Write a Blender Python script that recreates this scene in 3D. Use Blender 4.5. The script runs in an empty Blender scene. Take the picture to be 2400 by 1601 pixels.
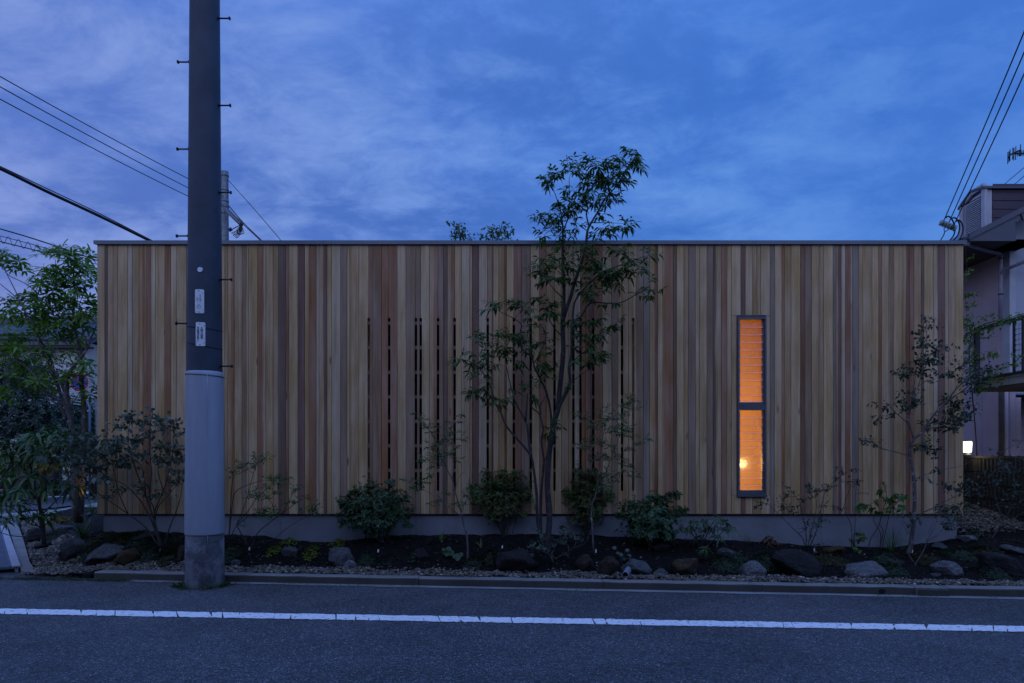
import bpy, bmesh, math, random
import numpy as np
from mathutils import Vector, Matrix, noise

sc = bpy.context.scene
C = sc.collection
R = math.radians
random.seed(7)
rnd = random.Random(11)

# ------------------------------------------------------------------ camera
H, F, HY, CX = 1.42, 1600.0, 1062.0, 1200.0     # eye height, focal length / horizon row / centre column in photo pixels
camd = bpy.data.cameras.new('camera'); cam = bpy.data.objects.new('camera', camd); C.objects.link(cam)
cam.location = (0, 0, H); cam.rotation_euler = (R(90), 0, 0)
camd.sensor_width = 36; camd.lens = 24; camd.shift_y = (HY - 800.5) / 2400
camd.clip_start = 0.05; camd.clip_end = 3000
sc.camera = cam

# ------------------------------------------------------------------ dusk sky
wd = bpy.data.worlds.new('World'); sc.world = wd; wd.use_nodes = True
SKY_STRENGTH = 1.0
def build_world():
    nt = wd.node_tree; N, L = nt.nodes, nt.links
    for n in list(N): N.remove(n)
    def nd(t, **k):
        n = N.new(t)
        for a, b in k.items(): setattr(n, a, b)
        return n
    out = nd('ShaderNodeOutputWorld'); bg = nd('ShaderNodeBackground'); L.new(bg.outputs[0], out.inputs[0])
    bg.inputs[1].default_value = SKY_STRENGTH
    tc = nd('ShaderNodeTexCoord'); gen = tc.outputs['Generated']
    sep = nd('ShaderNodeSeparateXYZ'); L.new(gen, sep.inputs[0])
    def math_(op, a, b=None, c=None, clamp=False):
        m = nd('ShaderNodeMath', operation=op); m.use_clamp = clamp
        for i, v in enumerate((a, b, c)):
            if v is None: continue
            if isinstance(v, (int, float)): m.inputs[i].default_value = v
            else: L.new(v, m.inputs[i])
        return m.outputs[0]
    def mix(f, a, b, mode='MIX'):
        m = nd('ShaderNodeMix', data_type='RGBA', blend_type=mode)
        for s, v in ((m.inputs[0], f), (m.inputs[6], a), (m.inputs[7], b)):
            if isinstance(v, (int, float)): s.default_value = v
            elif isinstance(v, tuple): s.default_value = (*v, 1)
            else: L.new(v, s)
        return m.outputs[2]
    def mr(v, a, b, c=0, d=1, t='SMOOTHSTEP'):
        m = nd('ShaderNodeMapRange', interpolation_type=t)
        m.inputs[1].default_value = a; m.inputs[2].default_value = b; m.inputs[3].default_value = c; m.inputs[4].default_value = d
        L.new(v, m.inputs[0]); return m.outputs[0]
    x, y, z = sep.outputs
    # after-sunset atmosphere, sun two degrees under the horizon behind and left of the camera
    sk = nd('ShaderNodeTexSky', sky_type='NISHITA'); sk.sun_disc = False
    sk.sun_elevation = R(-2); sk.sun_rotation = R(235); sk.air_density = 1.0; sk.ozone_density = 2.0
    nish = mix(1.0, sk.outputs[0], (1.1, 2.3, 5.4), 'MULTIPLY')
    # overcast dusk layer: mauve towards the afterglow side, deep blue away from it
    side = mr(math_('ADD', x, math_('MULTIPLY', y, -0.12)), -0.90, 0.22)
    low = mix(side, (0.200, 0.232, 0.510), (0.066, 0.222, 0.660))
    high = mix(side, (0.130, 0.232, 0.660), (0.052, 0.180, 0.600))
    base = mix(mr(z, 0.06, 0.48), low, high)
    base = mix(0.10, base, nish)
    base = mix(mr(z, 0.45, 1.0), base, (0.36, 0.74, 2.00))
    # broken cloud sheet seen in perspective
    zz = math_('ADD', z, 0.22)
    cu = nd('ShaderNodeCombineXYZ')
    L.new(math_('DIVIDE', x, zz), cu.inputs[0]); L.new(math_('DIVIDE', y, zz), cu.inputs[1])
    def noise_(scale, detail, rough, dist=0.0, off=(0, 0, 0), sx=1.0, rot=0.0):
        mp = nd('ShaderNodeMapping'); L.new(cu.outputs[0], mp.inputs[0]); mp.inputs[1].default_value = off
        mp.inputs[2].default_value = (0, 0, rot); mp.inputs[3].default_value = (sx, 1, 1)
        n = nd('ShaderNodeTexNoise'); n.inputs['Scale'].default_value = scale; n.inputs['Detail'].default_value = detail
        n.inputs['Roughness'].default_value = rough; n.inputs['Distortion'].default_value = dist
        L.new(mp.outputs[0], n.inputs['Vector']); return n.outputs[0]
    n1 = noise_(1.9, 12, 0.60, 0.25, (3.4, 0.9, 0), 0.75, 0.5)
    n2 = noise_(6.5, 12, 0.66, 0.35, (7.7, 2.0, 0), 0.8, 0.42)
    n3 = noise_(1.1, 8, 0.58, 0.3, (1.2, 5.5, 0), 0.8, 0.3)
    mott = math_('ADD', math_('MULTIPLY', n1, 0.58), math_('MULTIPLY', n2, 0.42))
    leftish = mr(x, 0.70, -0.15, 0.38, 1.0)
    cloud_l = mix(side, (0.250, 0.335, 0.720), (0.150, 0.340, 0.800))
    cloud_d = mix(side, (0.080, 0.165, 0.520), (0.040, 0.140, 0.500))
    dark = math_('MULTIPLY', mr(n3, 0.40, 0.62), 0.60)
    col = mix(math_('MULTIPLY', dark, leftish), base, cloud_d)
    col = mix(math_('MULTIPLY', math_('MULTIPLY', mr(mott, 0.42, 0.64), leftish), 0.95), col, cloud_l)
    col = mix(math_('MULTIPLY', math_('MULTIPLY', mr(mott, 0.50, 0.38), leftish), 0.45), col, cloud_d)
    # the western half of the sky, behind the camera, still holds the afterglow
    glow = mr(y, 0.15, -0.85)
    west = mix(mr(z, 0.0, 0.7), (0.72, 0.86, 1.42), (0.45, 0.62, 1.32))
    col = mix(math_('MULTIPLY', glow, 0.9), col, west)
    # below the horizon
    col = mix(mr(z, 0.0, -0.08), col, (0.03, 0.04, 0.09))
    L.new(col, bg.inputs[0])
build_world()
sun_d = bpy.data.lights.new('sun', 'SUN'); sun = bpy.data.objects.new('sun', sun_d); C.objects.link(sun)
sun_d.energy = 0.05; sun_d.angle = R(70); sun_d.color = (1.0, 0.90, 0.86)      # broad afterglow, no disc left
sun.rotation_euler = (R(62), 0, R(-35))

sc.view_settings.view_transform = 'Standard'; sc.view_settings.look = 'None'
sc.view_settings.exposure = 0.0; sc.view_settings.gamma = 1.0; sc.view_settings.use_curve_mapping = False
sc.render.engine = 'CYCLES'
cy = sc.cycles
cy.use_denoising = True; cy.caustics_reflective = False; cy.caustics_refractive = False
cy.sample_clamp_indirect = 3.0; cy.max_bounces = 8; cy.transparent_max_bounces = 8; cy.blur_glossy = 0.5
try: cy.use_adaptive_sampling = True; cy.adaptive_threshold = 0.01
except Exception: pass

# ------------------------------------------------------------------ helpers
def W(px, py, D): return Vector(((px - CX) / F * D, D, H - (py - HY) / F * D))
def G(px, py, z=0.0):
    D = (H - z) * F / (py - HY); return W(px, py, D)
def tag(o, label=None, cat=None, group=None, kind=None):
    if label: o['label'] = label
    if cat: o['category'] = cat
    if group: o['group'] = group
    if kind: o['kind'] = kind
    return o
def empty(name, loc=(0, 0, 0), label=None, cat=None, group=None, kind=None):
    o = bpy.data.objects.new(name, None); o.location = loc; o.empty_display_size = 0.1
    C.objects.link(o); return tag(o, label, cat, group, kind)
def link_mesh(name, me, parent=None):
    o = bpy.data.objects.new(name, me); C.objects.link(o)
    if parent:
        o.parent = parent
        o.matrix_parent_inverse = world_of(parent).inverted()
    return o
def world_of(o):
    m = Matrix.LocRotScale(o.location, o.rotation_euler, o.scale)
    if o.parent: m = world_of(o.parent) @ o.matrix_parent_inverse @ m
    return m
class MB:
    """collects boxes, tubes, polygons; one mesh object"""
    def __init__(s): s.v = []; s.f = []; s.sm = []
    def add(s, vs, fs, smooth=False):
        b = len(s.v); s.v.extend([tuple(q) for q in vs]); s.f.extend([tuple(i + b for i in q) for q in fs]); s.sm.extend([smooth] * len(fs)); return s
    def box(s, a, b):
        (x0, y0, z0), (x1, y1, z1) = a, b
        x0, x1 = sorted((x0, x1)); y0, y1 = sorted((y0, y1)); z0, z1 = sorted((z0, z1))
        v = [(x0, y0, z0), (x1, y0, z0), (x1, y1, z0), (x0, y1, z0), (x0, y0, z1), (x1, y0, z1), (x1, y1, z1), (x0, y1, z1)]
        return s.add(v, [(3, 2, 1, 0), (4, 5, 6, 7), (0, 1, 5, 4), (1, 2, 6, 5), (2, 3, 7, 6), (3, 0, 4, 7)])
    def bar(s, p, q, w, h, up=(0, 0, 1)):
        p, q = Vector(p), Vector(q); d = (q - p).normalized(); u = Vector(up)
        sx = d.cross(u)
        if sx.length < 1e-4: sx = d.cross(Vector((1, 0, 0)))
        sx.normalize(); uz = sx.cross(d).normalized()
        v = []
        for c in (p, q):
            for a, b in ((-1, -1), (1, -1), (1, 1), (-1, 1)): v.append(c + sx * (a * w / 2) + uz * (b * h / 2))
        return s.add(v, [(3, 2, 1, 0), (4, 5, 6, 7), (0, 1, 5, 4), (1, 2, 6, 5), (2, 3, 7, 6), (3, 0, 4, 7)])
    def prism(s, poly, d):
        """closed polygon (3-D points) extruded by vector d"""
        n = len(poly); d = Vector(d); a = [Vector(p) for p in poly]; b = [p + d for p in a]
        return s.add(a + b, [tuple(range(n)), tuple(range(2 * n - 1, n - 1, -1))] + [(i + n, (i + 1) % n + n, (i + 1) % n, i) for i in range(n)])
    def tube(s, pts, rad, n=6, cap=True, smooth=True):
        pts = [Vector(p) for p in pts]
        if isinstance(rad, (int, float)): rad = [rad] * len(pts)
        vs, fs = [], []; u = None
        for i, p in enumerate(pts):
            d = (pts[min(i + 1, len(pts) - 1)] - pts[max(i - 1, 0)])
            if d.length < 1e-9: d = Vector((0, 0, 1))
            d.normalize()
            if u is None: u = d.orthogonal().normalized()
            u = (u - d * u.dot(d))
            if u.length < 1e-6: u = d.orthogonal()
            u.normalize(); w = d.cross(u)
            for k in range(n):
                a = 2 * math.pi * k / n; vs.append(p + (u * math.cos(a) + w * math.sin(a)) * rad[i])
        for i in range(len(pts) - 1):
            for k in range(n):
                a, b = i * n + k, i * n + (k + 1) % n
                fs.append((a, b, b + n, a + n))
        s.add(vs, fs, smooth)
        if cap:
            b = len(s.v) - len(vs)
            s.f.append(tuple(b + k for k in range(n - 1, -1, -1))); s.f.append(tuple(b + len(vs) - n + k for k in range(n))); s.sm += [False, False]
        return s
    def lathe(s, c, prof, n=24, smooth=True):
        """profile [(r,z)] about the vertical through c"""
        c = Vector(c); pts = []
        vs, fs = [], []
        for r, z in prof:
            for k in range(n):
                a = 2 * math.pi * k / n; vs.append(c + Vector((r * math.cos(a), r * math.sin(a), z)))
        for i in range(len(prof) - 1):
            for k in range(n):
                a, b = i * n + k, i * n + (k + 1) % n; fs.append((a, b, b + n, a + n))
        s.add(vs, fs, smooth); b = len(s.v) - len(vs)
        s.f.append(tuple(b + k for k in range(n - 1, -1, -1))); s.f.append(tuple(b + len(vs) - n + k for k in range(n))); s.sm += [False, False]
        return s
    def mesh(s, name, m):
        me = bpy.data.meshes.new(name); me.from_pydata(s.v, [], s.f)
        me.polygons.foreach_set('use_smooth', s.sm)
        if m: me.materials.append(m)
        me.update(); return me
    def build(s, name, m, parent=None): return link_mesh(name, s.mesh(name, m), parent)
def np_mesh(name, V, T, m, parent=None, smooth=False):
    me = bpy.data.meshes.new(name); k = T.shape[1]
    me.vertices.add(len(V)); me.vertices.foreach_set('co', np.ascontiguousarray(V, dtype=np.float32).ravel())
    me.loops.add(T.size); me.loops.foreach_set('vertex_index', np.ascontiguousarray(T, dtype=np.int32).ravel())
    me.polygons.add(len(T)); me.polygons.foreach_set('loop_start', np.arange(0, T.size, k, dtype=np.int32))
    me.polygons.foreach_set('use_smooth', np.full(len(T), smooth, dtype=bool))
    me.update(calc_edges=True); me.validate()
    if m: me.materials.append(m)
    return link_mesh(name, me, parent)
def spline(pts, k=5):
    pts = [Vector(p) for p in pts]
    if len(pts) < 3: return [pts[0].lerp(pts[-1], i / k) for i in range(k + 1)]
    out = []
    P = [pts[0] * 2 - pts[1]] + pts + [pts[-1] * 2 - pts[-2]]
    for i in range(1, len(P) - 2):
        a, b, c, d = P[i - 1:i + 3]
        for j in range(k):
            t = j / k; out.append(0.5 * (2 * b + (c - a) * t + (2 * a - 5 * b + 4 * c - d) * t * t + (3 * b - a - 3 * c + d) * t ** 3))
    out.append(pts[-1]); return out

# ------------------------------------------------------------------ materials
class MT:
    def __init__(s, name):
        s.m = bpy.data.materials.new(name); s.m.use_nodes = True; s.N = s.m.node_tree.nodes; s.L = s.m.node_tree.links
        s.b = s.N['Principled BSDF']; s.out = s.N['Material Output']; s._tc = None
    def nd(s, t, **k):
        n = s.N.new(t)
        for a, b in k.items(): setattr(n, a, b)
        return n
    def set(s, sock, v):
        if isinstance(v, (int, float)): sock.default_value = v
        elif isinstance(v, (tuple, list)): sock.default_value = (*v, 1) if len(v) == 3 and sock.type == 'RGBA' else v
        else: s.L.new(v, sock)
    def tc(s, w='Object'):
        if s._tc is None: s._tc = s.nd('ShaderNodeTexCoord')
        return s._tc.outputs[w]
    def pos(s): return s.nd('ShaderNodeNewGeometry').outputs['Position']
    def map(s, v, scale=(1, 1, 1), loc=(0, 0, 0), rot=(0, 0, 0)):
        n = s.nd('ShaderNodeMapping'); s.L.new(v, n.inputs[0]); s.set(n.inputs[1], loc); n.inputs[2].default_value = rot; n.inputs[3].default_value = scale; return n.outputs[0]
    def noise(s, v, scale=5, detail=4, rough=.55, dist=0, out=0):
        n = s.nd('ShaderNodeTexNoise'); n.inputs['Scale'].default_value = scale; n.inputs['Detail'].default_value = detail
        n.inputs['Roughness'].default_value = rough; n.inputs['Distortion'].default_value = dist; s.L.new(v, n.inputs['Vector']); return n.outputs[out]
    def voro(s, v, scale=5, feature='F1', out=0):
        n = s.nd('ShaderNodeTexVoronoi', feature=feature); n.inputs['Scale'].default_value = scale; s.L.new(v, n.inputs['Vector']); return n.outputs[out]
    def mr(s, v, a, b, c=0., d=1., t='SMOOTHSTEP'):
        n = s.nd('ShaderNodeMapRange', interpolation_type=t)
        for i, q in enumerate((a, b, c, d)): s.set(n.inputs[i + 1], q)
        s.set(n.inputs[0], v); return n.outputs[0]
    def math(s, op, a, b=None, clamp=False):
        n = s.nd('ShaderNodeMath', operation=op); n.use_clamp = clamp; s.set(n.inputs[0], a)
        if b is not None: s.set(n.inputs[1], b)
        return n.outputs[0]
    def mix(s, f, a, b, mode='MIX'):
        n = s.nd('ShaderNodeMix', data_type='RGBA', blend_type=mode); s.set(n.inputs[0], f); s.set(n.inputs[6], a); s.set(n.inputs[7], b); return n.outputs[2]
    def ramp(s, v, stops, interp='LINEAR'):
        n = s.nd('ShaderNodeValToRGB'); r = n.color_ramp; r.interpolation = interp
        while len(r.elements) < len(stops): r.elements.new(0.5)
        for e, (p, c) in zip(r.elements, stops): e.position = p; e.color = (*c, 1)
        s.L.new(v, n.inputs[0]); return n.outputs[0]
    def bump(s, h, strength=.3, dist=.01):
        n = s.nd('ShaderNodeBump'); n.inputs['Strength'].default_value = strength; n.inputs['Distance'].default_value = dist
        s.L.new(h, n.inputs['Height']); s.L.new(n.outputs[0], s.b.inputs['Normal']); return s
    def col(s, c): s.set(s.b.inputs['Base Color'], c); return s
    def p(s, **k):
        for a, b in k.items(): s.set(s.b.inputs[a.replace('_', ' ').title() if a not in ('IOR',) else a], b)
        return s
def simple(name, c, rough=.6, metal=0., var=.25, scale=6., bump=0., bscale=60., spec=.4, world=True):
    t = MT(name); v = t.pos() if world else t.tc()
    n = t.noise(v, scale, 5, .6)
    dk = tuple(x * (1 - var) for x in c); lt = tuple(min(1, x * (1 + var * .6)) for x in c)
    t.col(t.mix(t.mr(n, .3, .7), dk, lt)).p(Roughness=rough, Metallic=metal); t.b.inputs['Specular IOR Level'].default_value = spec
    if bump: t.bump(t.noise(v, bscale, 3, .6), bump, .004)
    return t.m
# ------------------------------------------------------------------ named materials
def m_cedar():
    t = MT('cedar'); g = t.tc('Generated'); o = t.tc('Object')
    A = t.nd('ShaderNodeAttribute', attribute_type='OBJECT', attribute_name='tone_a')
    B = t.nd('ShaderNodeAttribute', attribute_type='OBJECT', attribute_name='tone_b')
    S = t.nd('ShaderNodeAttribute', attribute_type='OBJECT', attribute_name='split')
    rn = t.nd('ShaderNodeObjectInfo').outputs['Random']
    off = t.nd('ShaderNodeCombineXYZ'); t.L.new(t.math('MULTIPLY', rn, 37.0), off.inputs[0]); t.L.new(t.math('MULTIPLY', rn, 91.0), off.inputs[2])
    p = t.map(o, (1, 1, 1), off.outputs[0])
    sx = t.nd('ShaderNodeSeparateXYZ'); t.L.new(g, sx.inputs[0])
    wob = t.noise(t.map(p, (3, 3, .9)), 1.0, 3, .5)
    pos = t.math('ADD', sx.outputs[0], t.math('MULTIPLY', t.math('SUBTRACT', wob, .5), .55))
    d = t.math('SUBTRACT', pos, S.outputs['Fac'])
    f = t.mr(d, -.07, .07)
    base = t.mix(f, A.outputs['Color'], B.outputs['Color'])
    fine = t.noise(t.map(p, (160, 160, 2.2)), 1.0, 4, .65)
    mid = t.noise(t.map(p, (34, 34, .7)), 1.0, 4, .6, .6)
    ring = t.nd('ShaderNodeTexWave', wave_type='RINGS', rings_direction='Z'); ring.inputs['Scale'].default_value = 9
    ring.inputs['Distortion'].default_value = 3.5; ring.inputs['Detail'].default_value = 2; ring.inputs['Detail Scale'].default_value = 1.2
    t.L.new(t.map(p, (3.2, 3.2, .16)), ring.inputs['Vector'])
    blot = t.noise(t.map(p, (5, 5, 1.1)), 1.0, 5, .6)
    v = t.math('ADD', t.mr(fine, .25, .75, -.20, .15), t.mr(mid, .25, .75, -.17, .14))
    v = t.math('ADD', v, t.mr(ring.outputs['Fac'], 0, 1, -.10, .06))
    v = t.math('ADD', v, t.mr(blot, .25, .75, -.20, .16))
    hs = t.nd('ShaderNodeHueSaturation'); t.L.new(base, hs.inputs['Color']); t.L.new(t.math('ADD', v, 1.0), hs.inputs['Value'])
    t.L.new(t.mr(blot, .3, .7, 1.12, .88), hs.inputs['Saturation'])
    knot = t.voro(t.map(p, (5.5, 5.5, 1.25)), 1.0)
    col = t.mix(t.mr(knot, .10, .035, 0, .75), hs.outputs[0], (.10, .055, .035))
    t.col(col).p(Roughness=t.mr(fine, .3, .7, .5, .72)); t.b.inputs['Specular IOR Level'].default_value = .35
    return t.bump(t.math('ADD', fine, t.math('MULTIPLY', ring.outputs['Fac'], .5)), .22, .0012).m
def m_asphalt():
    t = MT('asphalt'); p = t.pos()
    vo = t.nd('ShaderNodeTexVoronoi', feature='F1'); vo.inputs['Scale'].default_value = 105; t.L.new(p, vo.inputs['Vector'])
    sp = t.nd('ShaderNodeSeparateColor'); t.L.new(vo.outputs['Color'], sp.inputs[0])
    stone = t.ramp(sp.outputs[0], [(0, (.026, .029, .034)), (.45, (.056, .061, .070)), (.8, (.105, .110, .122)), (.93, (.23, .235, .245)), (1, (.45, .45, .45))])
    n = t.noise(p, 46, 6, .8); big = t.noise(p, .55, 5, .62, .4); patch = t.noise(p, 2.4, 4, .6)
    c = t.mix(t.mr(vo.outputs['Distance'], .36, .60), stone, (.024, .025, .027))
    v2 = t.nd('ShaderNodeTexVoronoi', feature='F1'); v2.inputs['Scale'].default_value = 58; t.L.new(p, v2.inputs['Vector']); s2 = t.nd('ShaderNodeSeparateColor'); t.L.new(v2.outputs['Color'], s2.inputs[0])
    c = t.mix(t.mr(n, .34, .66, 0., .50), c, (.108, .116, .132))
    hs = t.nd('ShaderNodeHueSaturation'); t.L.new(c, hs.inputs['Color'])
    t.L.new(t.math('ADD', t.math('ADD', t.mr(big, .3, .7, .74, 1.18), t.mr(s2.outputs[0], 0, 1, -.42, .48, 'LINEAR')), t.mr(patch, .3, .7, -.09, .12)), hs.inputs['Value'])
    t.col(hs.outputs[0]).p(Roughness=t.mr(sp.outputs[1], 0, 1, .62, .9)); t.b.inputs['Specular IOR Level'].default_value = .45
    return t.bump(t.math('ADD', t.math('MULTIPLY', vo.outputs['Distance'], -1.), t.math('MULTIPLY', n, .6)), .75, .006).m
def m_paint():
    t = MT('road_paint'); p = t.pos()
    n = t.noise(p, 26, 6, .72); n2 = t.noise(p, 140, 4, .7)
    wear = t.mr(t.math('ADD', n, t.math('MULTIPLY', n2, .35)), .71, .86)
    t.col(t.mix(wear, (.84, .85, .86), (.14, .14, .14))).p(Roughness=.7); return t.bump(n2, .5, .003).m
def m_concrete(name, c=(.34, .34, .33), pores=True, stain=.5, dark=(.10, .10, .09), soak=.35):
    t = MT(name); p = t.pos()
    n = t.noise(p, 1.6, 6, .65, .3); f = t.noise(p, 55, 4, .7); st = t.noise(t.map(p, (5, 5, 1.1)), 1.0, 6, .7)
    a = t.mix(t.mr(n, .3, .7), tuple(x * .72 for x in c), tuple(min(1, x * 1.12) for x in c))
    a = t.mix(t.mr(f, .3, .75, 0, .35), a, tuple(x * .55 for x in c))
    a = t.mix(t.mr(st, .52, .75, 0, stain), a, dark)
    h = t.math('MULTIPLY', f, .4)
    if pores:
        v = t.voro(p, 26); a = t.mix(t.mr(v, .075, .03, 0, .8), a, (.05, .05, .05)); h = t.math('ADD', h, t.mr(v, .03, .09))
    t.col(a).p(Roughness=.82); t.b.inputs['Specular IOR Level'].default_value = .3
    return t.bump(h, .45, .004).m
def m_soil():
    t = MT('soil'); p = t.pos()
    n = t.noise(p, 22, 6, .75); f = t.noise(p, 120, 4, .7); v = t.voro(p, 90)
    c = t.mix(t.mr(n, .3, .7), (.003, .0028, .0025), (.011, .009, .0075))
    c = t.mix(t.mr(f, .70, .80), c, (.10, .085, .07))
    t.col(c).p(Roughness=.95); t.b.inputs['Specular IOR Level'].default_value = .2
    return t.bump(t.math('ADD', n, t.math('MULTIPLY', f, .6)), .9, .02).m
def m_island(name, stops, rough=.8, bump=.4, bscale=60, trans=0., spec=.35, vary=.25):
    """colour per separate pebble / leaf"""
    t = MT(name); g = t.nd('ShaderNodeNewGeometry'); r = g.outputs['Random Per Island']
    c = t.ramp(r, stops); n = t.noise(g.outputs['Position'], bscale, 4, .65)
    hs = t.nd('ShaderNodeHueSaturation'); t.L.new(c, hs.inputs['Color']); t.L.new(t.mr(n, .3, .7, 1 - vary, 1 + vary), hs.inputs['Value'])
    t.col(hs.outputs[0]).p(Roughness=rough); t.b.inputs['Specular IOR Level'].default_value = spec
    if bump: t.bump(n, bump, .004)
    if trans:
        tr = t.nd('ShaderNodeBsdfTranslucent'); ms = t.nd('ShaderNodeMixShader'); ms.inputs[0].default_value = trans
        t.L.new(t.mix(1.0, hs.outputs[0], (1.15, 1.2, .55), 'MULTIPLY'), tr.inputs[0])
        t.L.new(t.b.outputs[0], ms.inputs[1]); t.L.new(tr.outputs[0], ms.inputs[2]); t.L.new(ms.outputs[0], t.out.inputs[0])
    return t.m
def leafmat(name, a, b, c=None, rough=.5, trans=.3):
    c = c or b
    return m_island(name, [(0, a), (.55, b), (.9, c), (1, tuple(x * 1.25 for x in c))], rough, 0, 40, trans, .4, .2)
def m_rock(name, a, b, moss=None, speck=(.35, .35, .35), sp=.25):
    t = MT(name); p = t.pos(); n = t.noise(p, 7, 7, .68, .4); f = t.noise(p, 60, 4, .7); v = t.noise(p, 150, 2, .5)
    c = t.mix(t.mr(n, .32, .68), a, b)
    c = t.mix(t.mr(f, .38, .62, 0, .8), c, tuple(x * .42 for x in a)); lay = t.noise(t.map(p, (9, 9, 30)), 1, 5, .7, .6); c = t.mix(t.mr(lay, .46, .62, 0, .55), c, tuple(x * .5 for x in a))
    c = t.mix(t.mr(v, .60, .72, 0, sp), c, speck)
    if moss:
        m = t.noise(p, 9, 5, .7); c = t.mix(t.mr(m, .42, .6, 0, .85), c, moss)
    t.col(c).p(Roughness=.88); t.b.inputs['Specular IOR Level'].default_value = .3
    return t.bump(t.math('ADD', n, t.math('MULTIPLY', f, .8)), 1.0, .03).m
def m_bark(name, a, b, patch=(.36, .36, .34), amt=.35):
    t = MT(name); p = t.pos(); n = t.noise(t.map(p, (30, 30, 7)), 1, 5, .7); l = t.noise(p, 16, 4, .65)
    c = t.mix(t.mr(n, .3, .7), a, b); c = t.mix(t.mr(l, .55, .66, 0, amt), c, patch)
    t.col(c).p(Roughness=.85); return t.bump(n, .5, .006).m

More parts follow.
